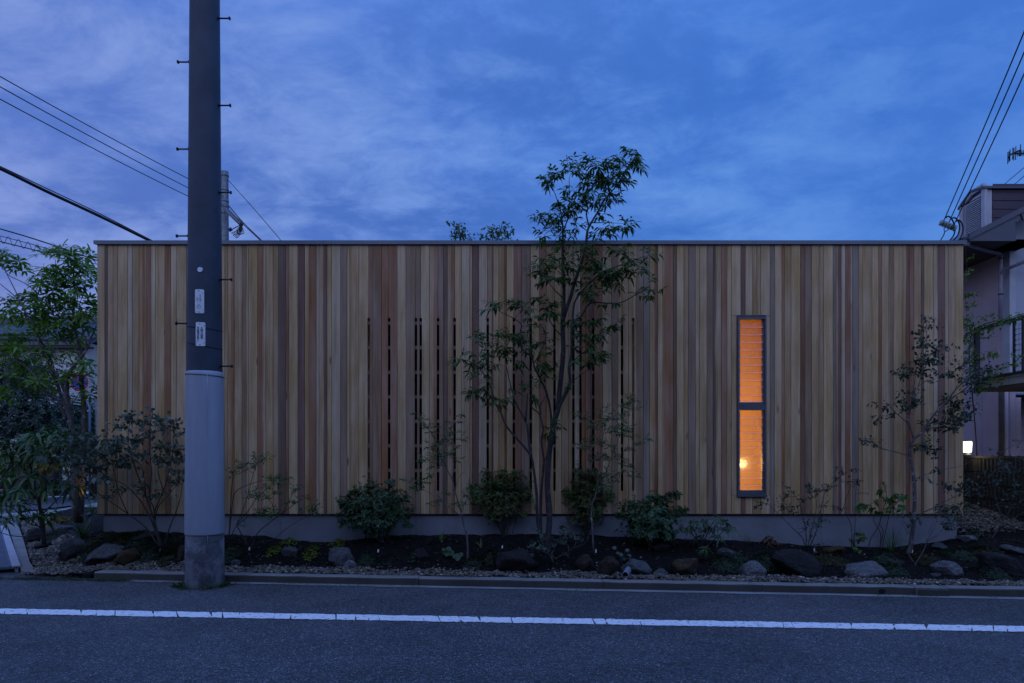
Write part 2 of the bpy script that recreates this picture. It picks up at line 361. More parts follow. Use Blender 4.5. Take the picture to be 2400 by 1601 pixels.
M = dict(
    cedar=m_cedar(), asphalt=m_asphalt(), paint=m_paint(), soil=m_soil(),
    found=m_concrete('foundation_concrete', (.255, .27, .285), True, .35, (.12, .125, .12)),
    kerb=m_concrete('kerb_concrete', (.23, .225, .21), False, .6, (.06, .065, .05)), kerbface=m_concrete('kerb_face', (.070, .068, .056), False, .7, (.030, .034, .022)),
    apron=m_concrete('apron_concrete', (.26, .25, .23), False, .6, (.08, .08, .07)),
    gutter=m_concrete('gutter_concrete', (.27, .27, .26), False, .5, (.10, .10, .09)),
    coping=simple('coping_steel', (.13, .15, .18), .38, .35, .12, 1.5),
    window=simple('window_aluminium', (.105, .118, .140), .42, .3, .1, 8),
    backing=simple('backing_board', (.022, .014, .012), .9),
    batten=simple('batten_cedar', (.30, .19, .13), .7, 0, .3, 20),
    shaft=simple('pole_paint', (.034, .050, .076), .6, 0, .25, 3, .35, 110),
    bolt=simple('bolt_steel', (.018, .018, .02), .5, .3),
    wire=simple('wire_rubber', (.010, .010, .012), .6),
    steelgrey=simple('galvanised_steel', (.16, .18, .20), .5, .5, .3, 12),
    disc=simple('porcelain', (.30, .31, .30), .25), discg=simple('porcelain_green', (.02, .10, .06), .3),
    plate=simple('plate_enamel', (.72, .76, .80), .4, 0, .08, 14), ink=simple('plate_ink', (.012, .016, .04), .5),
    twine=simple('green_twine', (.02, .12, .085), .7),
    gravel=m_island('pebbles', [(0, (.042, .040, .038)), (.16, (.085, .074, .056)), (.34, (.140, .110, .070)), (.5, (.105, .107, .108)), (.64, (.180, .150, .098)), (.78, (.108, .076, .050)), (.92, (.22, .21, .18)), (1, (.38, .36, .31))], .7, .35, 70),
    rockgrey=m_rock('grey_granite', (.080, .088, .092), (.175, .178, .178)),
    rockpale=m_rock('pale_granite', (.135, .145, .15), (.29, .29, .285), None, (.5, .5, .5), .3),
    rockdark=m_rock('dark_basalt', (.022, .021, .022), (.048, .043, .041), None, (.14, .14, .15), .15),
    rockbrown=m_rock('brown_basalt', (.035, .024, .018), (.075, .050, .035), None, (.15, .11, .08), .2),
    rockmoss=m_rock('mossy_basalt', (.045, .030, .020), (.085, .060, .038), (.085, .060, .018), (.15, .11, .08), .2),
    bark=m_bark('tree_bark', (.020, .017, .015), (.048, .042, .037), (.15, .15, .14), .35),
    barkpale=m_bark('pale_bark', (.055, .048, .046), (.13, .115, .11), (.42, .42, .42), .55),
    barkdark=m_bark('dark_bark', (.020, .016, .013), (.048, .036, .028), (.08, .07, .06), .2),
    twigred=m_bark('red_twig', (.05, .018, .014), (.10, .038, .028), (.10, .05, .04), .2),
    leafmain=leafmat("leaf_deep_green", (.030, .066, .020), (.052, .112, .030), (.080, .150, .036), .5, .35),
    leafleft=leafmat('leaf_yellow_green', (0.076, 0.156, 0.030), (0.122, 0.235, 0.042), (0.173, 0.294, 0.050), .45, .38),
    leafaralia=leafmat('leaf_dark_palm', (0.026, 0.067, 0.020), (0.050, 0.110, 0.030), (0.084, 0.155, 0.037), .4, .25),
    leafgrey=leafmat('leaf_grey_green', (0.054, 0.081, 0.062), (0.084, 0.119, 0.089), (0.115, 0.155, 0.115), .55, .25),
    leafshrub=leafmat('leaf_round_shrub', (0.022, 0.058, 0.026), (0.043, 0.102, 0.039), (0.072, 0.149, 0.054), .42, .2),
    leafolive=leafmat('leaf_olive', (0.048, 0.080, 0.022), (0.081, 0.123, 0.032), (0.127, 0.168, 0.041), .5, .25),
    leafwisp=leafmat('leaf_fresh', (0.041, 0.097, 0.030), (0.065, 0.149, 0.038), (0.105, 0.203, 0.046), .5, .3),
    leafright=leafmat('leaf_blue_green', (0.021, 0.042, 0.026), (0.036, 0.065, 0.036), (0.055, 0.091, 0.055), .5, .25),
    leafjun=leafmat('leaf_juniper', (.014, .032, .016), (.028, .055, .026), (.046, .076, .034), .6, .15),
    leafcover=leafmat('leaf_cover', (.018, .022, .008), (.040, .044, .014), (.065, .060, .022), .6, .2),
    leaflime=leafmat('leaf_lime', (.10, .15, .012), (.17, .22, .016), (.24, .29, .03), .5, .3),
    leafbright=leafmat('leaf_bright', (0.042, 0.110, 0.022), (0.072, 0.156, 0.030), (0.114, 0.204, 0.038), .45, .35),
    leafred=leafmat('leaf_russet', (.11, .040, .016), (.16, .085, .025), (.20, .12, .04), .5, .3),
    leafyellow=leafmat('leaf_autumn', (.13, .10, .010), (.20, .15, .012), (.26, .18, .02), .5, .35),
    grass=leafmat('leaf_grass', (0.036, 0.078, 0.018), (0.065, 0.117, 0.029), (0.104, 0.156, 0.039), .55, .3),
    hedge=leafmat('leaf_hedge', (.010, .024, .018), (.020, .042, .028), (.032, .060, .038), .6, .15),
    tagwhite=simple('tag_plastic', (.70, .70, .66), .5, 0, .05),
    pvc=simple('pvc_pipe', (.16, .19, .24), .4), dark=simple('dark_void', (.01, .01, .011), .9),
    stucco=simple('pink_stucco', (.54, .42, .44), .9, 0, .10, 1.2, .9, 95),
    stuccosky_slat=simple('skylit_stucco_slat', (.40, .41, .46), .9, 0, .10, 1.2, .9, 95),  # front wall stucco with the sky's blue light put into its colour; also slats
    trim=simple('white_trim', (.46, .45, .48), .6, 0, .1, 4), barge=simple('slate_board', (.090, .098, .118), .6, 0, .12, 2),
    soffit=simple('brown_soffit', (.075, .055, .048), .8), siding=simple('purple_siding', (.055, .036, .055), .55, 0, .12, 2),
    pipe=simple('drain_pipe', (.27, .23, .28), .45), rail=simple('rail_bronze', (.040, .034, .036), .5, .3),
    slab=simple('balcony_edge', (.34, .40, .44), .6, 0, .1, 3), lattice=simple('lattice_paint', (.42, .47, .56), .5),
    block=m_concrete('split_block', (.062, .055, .047), True, .6, (.025, .025, .02)),
    tile=simple('roof_tile', (.060, .072, .095), .38, 0, .3, 5), cream=simple('cream_wall', (.55, .56, .56), .9, 0, .06, .6),
    gratesteel=simple('grating_steel', (.13, .165, .22), .45, .5, .25, 9), gratestrip=simple('edging_strip', (.42, .40, .44), .5, .2, .1, 5),
    rubber=m_concrete('rubber_ramp', (.075, .075, .078), False, .4, (.04, .04, .04)),
    signblue=simple('sign_blue', (.012, .045, .34), .4, 0, .1), signred=simple('sign_red', (.34, .014, .020), .4, 0, .1), signwhite=simple('sign_white', (.65, .65, .65), .4, 0, .05),
    bluepipe=simple('blue_post', (.10, .17, .27), .45, .2), car=simple('car_paint', (.40, .43, .46), .3, .3, .05), carglass=simple('car_glass', (.02, .03, .045), .12),
    orange=simple('lane_orange', (.42, .16, .03), .7), room=simple('plywood_room', (.62, .42, .20), .8, 0, .12, 2, world=True),
)
def m_glass():
    t = MT('ribbed_glass'); p = t.pos(); n = t.noise(p, 85, 2, .5); n2 = t.voro(p, 46)
    t.p(Roughness=.17); t.b.inputs['Transmission Weight'].default_value = 1; t.b.inputs['IOR'].default_value = 1.30
    t.col((.96, .95, .93)); return t.bump(t.math('ADD', n, n2), .55, .006).m
M['glass'] = m_glass(); M['edgeglint'] = simple('glass_edge_glint', (.86, .84, .84), .35, 0, .1)  # near-white colour painted in for sky reflected along the blade edges
def m_emit(name, c, s):
    t = MT(name); t.col(c); t.b.inputs['Emission Color'].default_value = (*c, 1); t.b.inputs['Emission Strength'].default_value = s; return t.m
M['bulb'] = m_emit('lit_bulb', (1.0, .60, .22), 400.0)
M['lampglass'] = m_emit('lit_lamp_glass', (1.0, .92, .55), 3.2)
def m_sheath():
    t = MT('pole_sheath'); p = t.pos(); n = t.noise(t.map(p, (9, 9, 1.2)), 1, 5, .65); w = t.noise(t.map(p, (6, 6, 22)), 1, 4, .6)
    c = t.mix(t.mr(n, .35, .7), (.28, .315, .37), (.33, .365, .42)); c = t.mix(t.mr(w, .62, .8, 0, .35), c, (.20, .21, .25))
    t.col(c).p(Roughness=.55); return t.bump(w, .3, .004).m
M['sheath'] = m_sheath()
def m_polebase():
    t = MT('pole_base'); p = t.pos(); n = t.noise(t.map(p, (1, 1, .8)), 5.0, 8, .75, 0); f = t.noise(p, 90, 4, .7)
    sz = t.nd('ShaderNodeSeparateXYZ'); t.L.new(p, sz.inputs[0])
    a = t.mix(t.mr(f, .3, .7, 0, .6), (.19, .20, .22), (.10, .105, .12))
    a = t.mix(t.mr(n, .38, .58, 0, .82), a, (.028, .030, .034))
    t.col(a).p(Roughness=.85); return t.bump(t.math('ADD', f, n), .5, .006).m
M['polebase'] = m_polebase()
# ------------------------------------------------------------------ ground, road
YW = 8.6                                   # the cedar facade stands on this line
PXM = YW / F                               # metres per photo pixel there
def wx(px): return (px - CX) * PXM
def wz(py): return H - (py - HY) * PXM
def kerb_y(x, s=0.0): return 7.195 - 0.0985 * (x) + s   # front foot of the kerb
ground = tag(MB().add([(-600, -400, -.06), (600, -400, -.06), (600, 900, -.06), (-600, 900, -.06)], [(0, 1, 2, 3)]).build('ground', M['soil']), kind='structure')
# road: one sheet on the near side plus the side street on the left, gently uneven at the edges
road = tag(MB().add([(-120, -40, 0), (60, -40, 0), (60, kerb_y(60) + .4, 0), (-5.2, kerb_y(-5.2) + .4, 0), (-12, 16.4, 0), (-9.5, 60, 0), (-120, 60, 0)], [(0, 1, 2, 3, 4, 5, 6)]).build('road', M['asphalt']), kind='structure')

# white edge line, broken by transverse cracks into painted pieces
line = tag(empty('road_line'), 'worn white edge line painted along the asphalt road', None, None, 'structure')
def line_edges(x):
    top = 1426 + (x / 2400.0) * 41.5; return top + .8, top + 12.8 + (x / 2400) * .8
x = -40.0; k = 0
rl = random.Random(5)
while x < 2440:
    w = rl.uniform(18, 62) if rl.random() < .75 else rl.uniform(70, 120)
    gap = rl.choice([.6, .9, 1.3, 2.4])
    x1 = x + w; n = max(3, int(w / 7)); sl = rl.uniform(-9, 5)
    up, dn = [], []
    for i in range(n + 1):
        t = i / n; px = x + (x1 - x) * t
        a, b = line_edges(px)
        e = (rl.uniform(-1.8, 1.8), rl.uniform(-1.8, 1.8)) if i in (0, n) else (0, 0)
        up.append(G(px + sl * .5 + e[0], a + rl.uniform(-.7, .7), .004)); dn.append(G(px - sl * .5 + e[1], b + rl.uniform(-.7, .7), .004))
    poly = dn + up[::-1]
    MB().prism(poly, (0, 0, .003)).build('painted_piece', M['paint'], line)
    x = x1 + gap; k += 1

# gutter strip, kerb in cast lengths
def kp(x, off, z): return (x, kerb_y(x, off), z)
gs = MB(); xs = np.arange(-4.3, 14.01, .3)
rg = random.Random(3)
fr = [kp(x, -.075 - rg.uniform(0, .035), .005) for x in xs]; bk = [kp(x, .02, .006) for x in xs]
for i in range(len(xs) - 1): gs.add([fr[i], fr[i + 1], bk[i + 1], bk[i]], [(0, 1, 2, 3)])
tag(gs.build('gutter_strip', M['gutter']), kind='structure')
kerb = tag(empty('kerb', (0, 7.2, 0)), 'low grey concrete kerb between road and planting bed', None, None, 'structure')
KH = .085; KW = .155
xk0 = W(205, 1340, 7.55).x; cuts = [xk0, -2.9, -1.0, .95, 2.55, 4.02, 4.32, 6.4, 8.6, 11, 14]
for a, b in zip(cuts[:-1], cuts[1:]):
    a2, b2 = a + .004, b - .004; m = MB(); n = 10; rk = random.Random(int(a * 100))
    rings = []
    for i in range(n + 1):
        x = a2 + (b2 - a2) * i / n; j = lambda s=.004: rk.uniform(-s, s)
        bulge = .03 if abs(a - 4.02) < .01 else 0
        h = KH + j(.003)
        rings.append([kp(x, 0 - bulge + j(.002), -.02), kp(x, .004 - bulge + j(.002), h * .8 - bulge * .2), kp(x, .010 - bulge * .4 + j(), h - .008), kp(x, .026 + j(), h + .001), kp(x, KW - .02 + j(), h + j(.003)), kp(x, KW + j(.006), h - .012), kp(x, KW, -.02)])
    vs = [q for r in rings for q in r]; c = 7; fs = []
    for i in range(n):
        for q in range(c - 1): fs.append((i * c + q, (i + 1) * c + q, (i + 1) * c + q + 1, i * c + q + 1))
    fs += [tuple(range(c)), tuple(n * c + q for q in range(c - 1, -1, -1))]
    m.add(vs, fs)
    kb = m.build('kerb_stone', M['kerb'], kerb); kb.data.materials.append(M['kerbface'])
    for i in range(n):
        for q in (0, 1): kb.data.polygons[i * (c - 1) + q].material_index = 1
# drain outlet: short dark pipe mouth through the kerb on the right
hx = W(2048, 1386, 6.95); hc = Vector((hx.x, kerb_y(hx.x, -.032), .045))
dm = MB(); dm.add([hc + Vector((math.cos(2 * math.pi * i / 16) * .036, -.003, math.sin(2 * math.pi * i / 16) * .026 - .004)) for i in range(16)], [tuple(range(15, -1, -1))]); dm.build('drain_hole', M['dark'], kerb)

# left corner: concrete apron, rubber wedge ramp, gutter gratings
AZ = .05
ap = [G(50, 1337, AZ), G(62, 1340.5, AZ), G(204, 1341.5, AZ), W(205, 1341, 7.60), G(420, 1347, AZ), G(420, 1342, AZ), G(330, 1337, AZ), G(200, 1330, AZ), G(78, 1329, AZ), G(70, 1318, AZ), G(62, 1290, AZ), G(54, 1262, AZ), G(45, 1237, AZ), G(28, 1216, AZ), G(12, 1217, AZ), G(22, 1240, AZ), G(36, 1290, AZ)]
ap[3].z = AZ
tag(MB().prism([ap[i] for i in (0, 1, 2, 4, 5, 6, 7, 8, 9, 10, 11, 12, 13, 14, 15, 16)][::-1], (0, 0, -.12)).build('corner_apron', M['apron']), kind='structure')
kx = [xk0 + .01, -4.0, -3.65]
kb_ = [(kx[0], kerb_y(kx[0], KW + .004), .082), (kx[2], kerb_y(kx[2], KW + .004), .082), (kx[2], kerb_y(kx[2], KW + .02), .082), (kx[1], kerb_y(kx[1], KW + .06), .082), (kx[0], kerb_y(kx[0], KW + .10), .082)]
tag(MB().prism(kb_, (0, 0, -.1)).build('kerb_backing', M['apron']), kind='structure')
# rubber wedge
q0, q1 = G(64, 1340, AZ + .004), G(206, 1341, AZ + .004)
f0, f1 = G(30, 1353, .006), G(128, 1357, .006)
rb = MB().add([q0, q1, f1, f0, (q1.x, q1.y, 0), (q0.x, q0.y, 0)], [(3, 2, 1, 0), (1, 2, 4), (0, 5, 3), (0, 1, 4, 5)])
tag(rb.build('kerb_ramp', M['rubber']), 'dark wedge ramp laid against the kerb at the left corner', 'kerb ramp')
# gratings along the side gutter
gr = empty('gutter_grating', G(30, 1330, .1), 'blue grey steel gutter grating beside the left corner apron', 'grating')
ga = Vector((G(48, 1329, .06).x, G(48, 1329, .06).y, .066)); gb = Vector((G(14, 1234, .06).x, G(14, 1234, .06).y, .066))
dv = (gb - ga); Lg = dv.length; dv.normalize(); sv = Vector((-dv.y, dv.x, 0))       # sv points away from the bed
if sv.x > 0: sv = -sv
npan = 4; pl = Lg / npan
for i in range(npan):
    s, e = ga + dv * (pl * i + .006), ga + dv * (pl * (i + 1) - .006)
    MB().prism([s, e, e + sv * .085, s + sv * .085], (0, 0, .014)).build('edging_strip', M['gratestrip'], gr)
    for c in range(2):
        o = sv * (.09 + c * .235); p = MB()
        s2, e2 = s + o, e + o
        p.prism([s2, s2 + sv * .012, e2 + sv * .012, e2], (0, 0, .012)); p.prism([s2 + sv * .218, s2 + sv * .23, e2 + sv * .23, e2 + sv * .218], (0, 0, .012))
        nb = 26
        for b in range(nb):
            u = s2 + sv * .012 + (e2 - s2) * ((b + .15) / nb); v = (e2 - s2) * (.62 / nb)
            p.prism([u, u + v, u + v + sv * .206, u + sv * .206], (0, 0, .010))
        p.build('grating_panel', M['gratesteel'], gr)
fs_ = MB().prism([ga + sv * .0, ga + sv * .56, ga + sv * .56 + dv * .02, ga + dv * .02], (0, 0, -.02)); fs_.build('front_bar', M['gratesteel'], gr)
for k_ in (0.02, .53): MB().prism([ga + sv * k_, ga + sv * (k_ + .035), ga + sv * (k_ + .035) + dv * .3, ga + sv * k_ + dv * .3], (0, 0, -.066)).build('support_wall', M['apron'], gr)
gd = MB().prism([ga + dv * .1 + sv * .5 - Vector((0, 0, .015)), gb + sv * .5 - Vector((0, 0, .015)), gb + sv * .01 - Vector((0, 0, .015)), ga + dv * .1 + sv * .01 - Vector((0, 0, .015))], (0, 0, -.045)); gd.build('gutter_channel', M['dark'], gr)

# side street markings (on the ground beyond the corner)
def strip(name, pts, w, m, n='structure', z=.004):
    mb = MB()
    for (a, b) in zip(pts[:-1], pts[1:]):
        d = (b - a).normalized(); s = Vector((-d.y, d.x, 0)) * w / 2
        mb.prism([a - s, b - s, b + s, a + s], (0, 0, .003))
    return tag(mb.build(name, m), kind=n)
strip('street_line', [G(-60, 1191, .004), G(52, 1173, .004)], .20, M['paint'])
strip('street_line', [G(70, 1167, .004), G(172, 1162, .004), G(226, 1150, .004)], .26, M['paint'])
strip('street_line', [G(-40, 1152, .004), G(60, 1143, .004)], .16, M['orange'])
pv = tag(MB().prism([G(-40, 1216, 0), G(60, 1213, 0), G(170, 1207, 0), G(235, 1190, 0), G(235, 1181, 0), G(150, 1196, 0), G(60, 1205, 0), G(-40, 1211, 0)], (0, 0, .05)).build('pavement', M['gutter']), kind='structure')
far = MB().prism([G(-400, 1126, 0), G(235, 1117, 0), G(235, 1113, 0), G(-400, 1121, 0)], (0, 0, .14)); tag(far.build('far_pavement', M['kerb']), kind='structure')

# ------------------------------------------------------------------ planting bed
SOIL = [(-60, .50), (150, .47), (238, .44), (340, .43), (430, .40), (540, .39), (620, .37), (640, .33), (770, .30), (860, .345), (920, .38), (1000, .39), (1300, .392), (1400, .385), (1475, .356), (1550, .33), (1730, .313), (1850, .27), (1920, .243), (2000, .238), (2100, .232), (2150, .27), (2200, .30), (2250, .34), (2500, .40)]
sxs = np.array([wx(a) for a, b in SOIL]); szs = np.array([b for a, b in SOIL])
def bed_left(y): return -5.83 - .75 * (y - 8.27) if y > 7.9 else -5.5
def soil_z(x, y):
    yk = kerb_y(x, KW); t = (y - yk) / max(.2, (YW - yk)); zw = float(np.interp(x, sxs, szs))
    if t < 0: return .05
    tt = min(1., t); e = max(0., min(1., (tt - .12) / .80)); e = e * e * (3 - 2 * e)
    z = .075 + (zw - .075) * (e * .8 + tt * .2)
    if y > YW:
        if x > 5.3: z = zw + (y - YW) * .16
        elif x < -5.2: z = zw - (y - YW) * .035
    # falls to the apron on the left
    if x < -3.9:
        dl = (x - bed_left(y)) * .786
        f = max(0., min(1., dl / 1.05)); f = f * f * (3 - 2 * f); z = .046 + (z - .046) * f
    if x < bed_left(y) + .03: return -.03
    return z + .018 * noise.noise((x * 3.1, y * 3.1, 0)) + .014 * noise.noise((x * 9, y * 9, 3)) + .006 * noise.noise((x * 27, y * 27, 5))
def on_bed(px, py, D0=7.9):
    """point on the soil seen at that pixel"""
    D = 7.3
    while D < 14:
        p = W(px, py, D)
        if soil_z(p.x, p.y) >= p.z: break
        D += .02
    return W(px, py, D)
bed = MB(); ys = np.concatenate([np.linspace(6.2, 8.7, 110), np.linspace(8.8, 14, 60)]); xs = np.concatenate([np.linspace(-12, -5.2, 150), np.linspace(-5.1, 7.0, 420), np.linspace(7.1, 12, 14)])
nx, ny = len(xs), len(ys); vs = []
for j in range(ny):
    for i in range(nx): vs.append((xs[i], ys[j], soil_z(xs[i], ys[j]) if ys[j] > kerb_y(xs[i], .05) else -.05))
fs = []
for j in range(ny - 1):
    for i in range(nx - 1):
        cx_, cy_ = xs[i + 1], ys[j]
        if ys[j + 1] < kerb_y(xs[i], .06): continue
        if xs[i + 1] < bed_left(ys[j]) - .06: continue
        if cy_ > 8.72 and -4.9 < cx_ < 5.2: continue
        fs.append((j * nx + i, j * nx + i + 1, (j + 1) * nx + i + 1, (j + 1) * nx + i))
bed.add(vs, fs, True); tag(bed.build('planting_bed_soil', M['soil']), kind='structure')

# pebbles: vectorised low stones
def ico():
    b = bmesh.new(); bmesh.ops.create_icosphere(b, subdivisions=1, radius=1.0)
    V = np.array([v.co[:] for v in b.verts]); T = np.array([[v.index for v in f.verts] for f in b.faces]); b.free(); return V, T
IV, IT = ico()
def pebbles(pts, seed, name, smin, smax, mat):
    g = np.random.default_rng(seed); n = len(pts); m = len(IV)
    V = np.empty((n, m, 3)); P = np.array(pts)
    s = smin + (smax - smin) * g.random(n) ** 1.8
    sc3 = s[:, None] * np.stack([1 + .35 * g.random(n), .8 + .3 * g.random(n), .62 + .3 * g.random(n)], 1)
    ang = g.random(n) * 6.28; tl = (g.random(n) - .5) * .6
    base = IV[None] * (1 + .16 * (g.random((n, m, 1)) - .5)) * sc3[:, None, :]
    ca, sa, ct, st = np.cos(ang)[:, None], np.sin(ang)[:, None], np.cos(tl)[:, None], np.sin(tl)[:, None]
    x, y, z = base[..., 0], base[..., 1], base[..., 2]
    x, z = x * ct - z * st, x * st + z * ct
    V[..., 0] = x * ca - y * sa; V[..., 1] = x * sa + y * ca; V[..., 2] = z
    V += P[:, None, :]; V[..., 2] += (s * .3)[:, None]
    T = (IT[None] + (np.arange(n) * m)[:, None, None]).reshape(-1, 3)
    return tag(np_mesh(name, V.reshape(-1, 3), T, mat, smooth=True), kind='stuff')
rp = random.Random(21); pts = []
def bed_edge(x):   # far limit of the gravel strip behind the kerb
    return kerb_y(x, KW) + .25 + .10 * noise.noise((x * 1.7, 2.2, 0)) + .07 * noise.noise((x * 5, 1, 0))
for _ in range(10500):
    x = rp.uniform(-5.5, 7.6); y = kerb_y(x, KW) + rp.random() ** .8 * (bed_edge(x) - kerb_y(x, KW)) + (rp.random() < .06) * rp.uniform(0, .12)
    if x < bed_left(y) + .05: continue
    z = soil_z(x, y) + rp.uniform(-.004, .012); pts.append((x, y, z))
tag(pebbles(pts, 1, 'gravel', .0075, .019, M['gravel']), 'mixed river gravel strip behind the kerb', None)
pts = []
for _ in range(4200):
    y = rp.uniform(7.7, 13.6); w = .30 + .10 * noise.noise((y * 1.5, 9, 0))
    x = bed_left(y) + .02 + rp.random() ** .9 * w * 1.9
    pts.append((x, y, soil_z(x, y) + rp.uniform(-.003, .012)))
tag(pebbles(pts, 2, 'gravel', .010, .024, M['gravel']), 'river gravel edge of the bed along the left apron', None)
pts = []
for _ in range(5200):
    y = rp.uniform(8.75, 10.9); x = rp.uniform(5.75, 7.0)
    if y < 8.95 + .25 * noise.noise((x * 3, y, 0)) and rp.random() < .8: continue
    pts.append((x, y, soil_z(x, y) + rp.uniform(-.003, .014)))
tag(pebbles(pts, 3, 'gravel', .010, .024, M['gravel']), 'gravel slope between the cedar house and the block wall', None)

# bark chips and crumbs on the soil
rc = random.Random(61); V = []; Tt = []
for _ in range(5200):
    x = rc.uniform(-5.6, 7.4); y = kerb_y(x, KW) + .12 + rc.random() * (YW - .02 - kerb_y(x, KW) - .1)
    if x < bed_left(y) + .2: continue
    z = soil_z(x, y) + .004; a = rc.uniform(0, 6.28); l = rc.uniform(.006, .020) * (1.6 if rc.random() < .1 else 1); w = l * rc.uniform(.25, .6); e1 = Vector((math.cos(a), math.sin(a), rc.uniform(-.3, .5))) * l; e2 = Vector((-math.sin(a), math.cos(a), rc.uniform(-.3, .3))) * w
    b = len(V); c = Vector((x, y, z + .004)); V += [tuple(c - e1 - e2), tuple(c + e1 - e2 * .7), tuple(c + e1 * .8 + e2), tuple(c - e1 * .9 + e2), tuple(c + Vector((0, 0, -.006)))]
    Tt += [(b, b + 1, b + 2), (b, b + 2, b + 3), (b + 1, b, b + 4), (b + 2, b + 1, b + 4), (b + 3, b + 2, b + 4), (b, b + 3, b + 4)]
chip = m_island('bark_chips', [(0, (.010, .008, .006)), (.55, (.030, .022, .016)), (.85, (.060, .045, .032)), (.94, (.12, .10, .08)), (1, (.26, .23, .2))], .9, 0, 40)
tag(np_mesh('bark_chips', np.array(V), np.array(Tt), chip), 'dark bark chips strewn over the bed soil', None, None, 'stuff')
# ------------------------------------------------------------------ cedar house
house = empty('timber_house', (wx(1243), YW, .3), 'low flat-roofed house clad in vertical cedar boards on a concrete base', 'house')
TONE = dict(L=(.555, .374, .188), M=(.468, .296, .143), G=(.53, .388, .232), R=(.355, .176, .092), D=(.238, .116, .070), P=(.320, .206, .126), B=(.33, .248, .176), K=(.195, .120, .078))
PL = """227.5 245.3 L|252 K|265 M|276 M|299 L|310 G|326 M|338 M>R.6|354 R<M.15|364 G|386 L|400 R|414 L|436.4 L|450 P|470 L|486 M|502 R|526.6 L|534 M|549 M>R.5|567 L|582.2 P>G.75|603.5 L|622.6 R>G.7|640.2 L|653 M|670 K|677 R|698 L|714 D|724 M|741 R|747.6 G|766.5 L>D.55|777 L|798 G|813.2 P|819.8 L|841 M|863.4 L|874 R|893.8 P>R.75|911.5 R|931 R<M.12|951.4 L|974.2 P|985.6 P|1006 L|1025.5 M>R.5|1039.3 P|1048.4 K|1065 M>R.55|1081.3 L|1101 G|1106.9 M|1121.8 D|1142.5 G|1155.8 M>D.65|1168.9 L|1187.2 M>D.72|1203.6 L|1222 R|1243.4 P|1264.2 L|1280 R|1298.8 M|1316.3 L|1332.5 M|1343 M|1360 G|1372 R|1390.5 R>D.5|1412 R|1433.5 L|1448.4 P|1457.8 L|1473.4 M|1483.8 L|1507.9 L>P.25|1522.5 B|1541.7 M>D.62|1553.4 L|1578 R<M.15|1585.8 K|1602.8 L|1613.5 M|1629.7 P|1639.5 L|1657 L|1671.4 P|1690.6 K>L.38|1703.8 R|1714.5 L|1736.4 L|1747.3 D|1763.4 L|1773.7 M|1783.2 M|1804.8 L|1815.3 B|1832.3 L|1838.5 R|1853.8 M|1876.2 L|1886.7 D|1902.6 P|1919.6 L|1930.4 M|1952.6 L|1959.4 B|1972 M>D.4|1981 G|1997.9 R>G.78|2013 B|2022.6 M|2043.8 L|2059.6 L|2067 R|2083.6 L|2095 P<G.12|2116.3 L|2132 M>D.4|2142.2 R|2158.9 M|2165.9 K|2187.8 L|2198.3 G|2215 D|2222.4 G|2238.7 M|2258.2 L"""
SLOTS = [864, 912, 974.7, 986, 1026.5, 1065.5, 1143, 1204.3, 1244, 1299.7, 1344, 1360.5, 1390.5, 1458, 1484]
SH = 2.5 * PXM; SZ0, SZ1 = wz(1150.6), wz(745.3)
ZT, ZB = wz(572), wz(1204.5)
WIN = (1727.5, 1795, 740, 1162)
rpk = random.Random(31)
items = PL.split('|'); x0 = float(items[0].split()[0]); items[0] = ' '.join(items[0].split()[1:])
prev_slot = None
def near_slot(px):
    for s in SLOTS:
        if abs(s - px) < 1.6: return s
    return None
def plank_mesh(xa, xb, za, zb, la, ra, y):
    """outline with notches where a slot cuts the edge; chamfered front"""
    g = .0022; xa += g; xb -= g; pts = [(xa, za)]
    # right edge upwards, left edge downwards
    right = [(xb, za)] + ([(xb, SZ0), (xb - ra, SZ0), (xb - ra, SZ1), (xb, SZ1)] if ra else []) + [(xb, zb)]
    left = [(xa, zb)] + ([(xa, SZ1), (xa + la, SZ1), (xa + la, SZ0), (xa, SZ0)] if la else []) + [(xa, za)]
    outline = right + left
    n = len(outline); cx = (xa + xb) / 2; ch = .0016
    m = MB(); fr = []
    for (px, pz) in outline:
        s = 1 if px < cx else -1
        fr.append((px + s * ch, y, pz))
    mid = [(px, y + ch, pz) for px, pz in outline]; bk = [(px, y + .018, pz) for px, pz in outline]
    vs = fr + mid + bk
    fs = [tuple(range(n))] + [(i, i + n, (i + 1) % n + n, (i + 1) % n) for i in range(n)] + [(i + n, i + 2 * n, (i + 1) % n + 2 * n, (i + 1) % n + n) for i in range(n)]
    m.add(vs, fs); return m
def add_plank(xa, xb, za, zb, la, ra, ta, tb, split):
    y = YW + rpk.uniform(-.0012, .0012)
    o = plank_mesh(xa, xb, za, zb, la, ra, y).build('plank', M['cedar'], house)
    k = rpk.uniform(.92, 1.07); h = rpk.uniform(-.012, .012)
    o['tone_a'] = [ta[0] * k + h, ta[1] * k, ta[2] * k - h]; o['tone_b'] = [tb[0] * k + h, tb[1] * k, tb[2] * k - h]; o['split'] = split
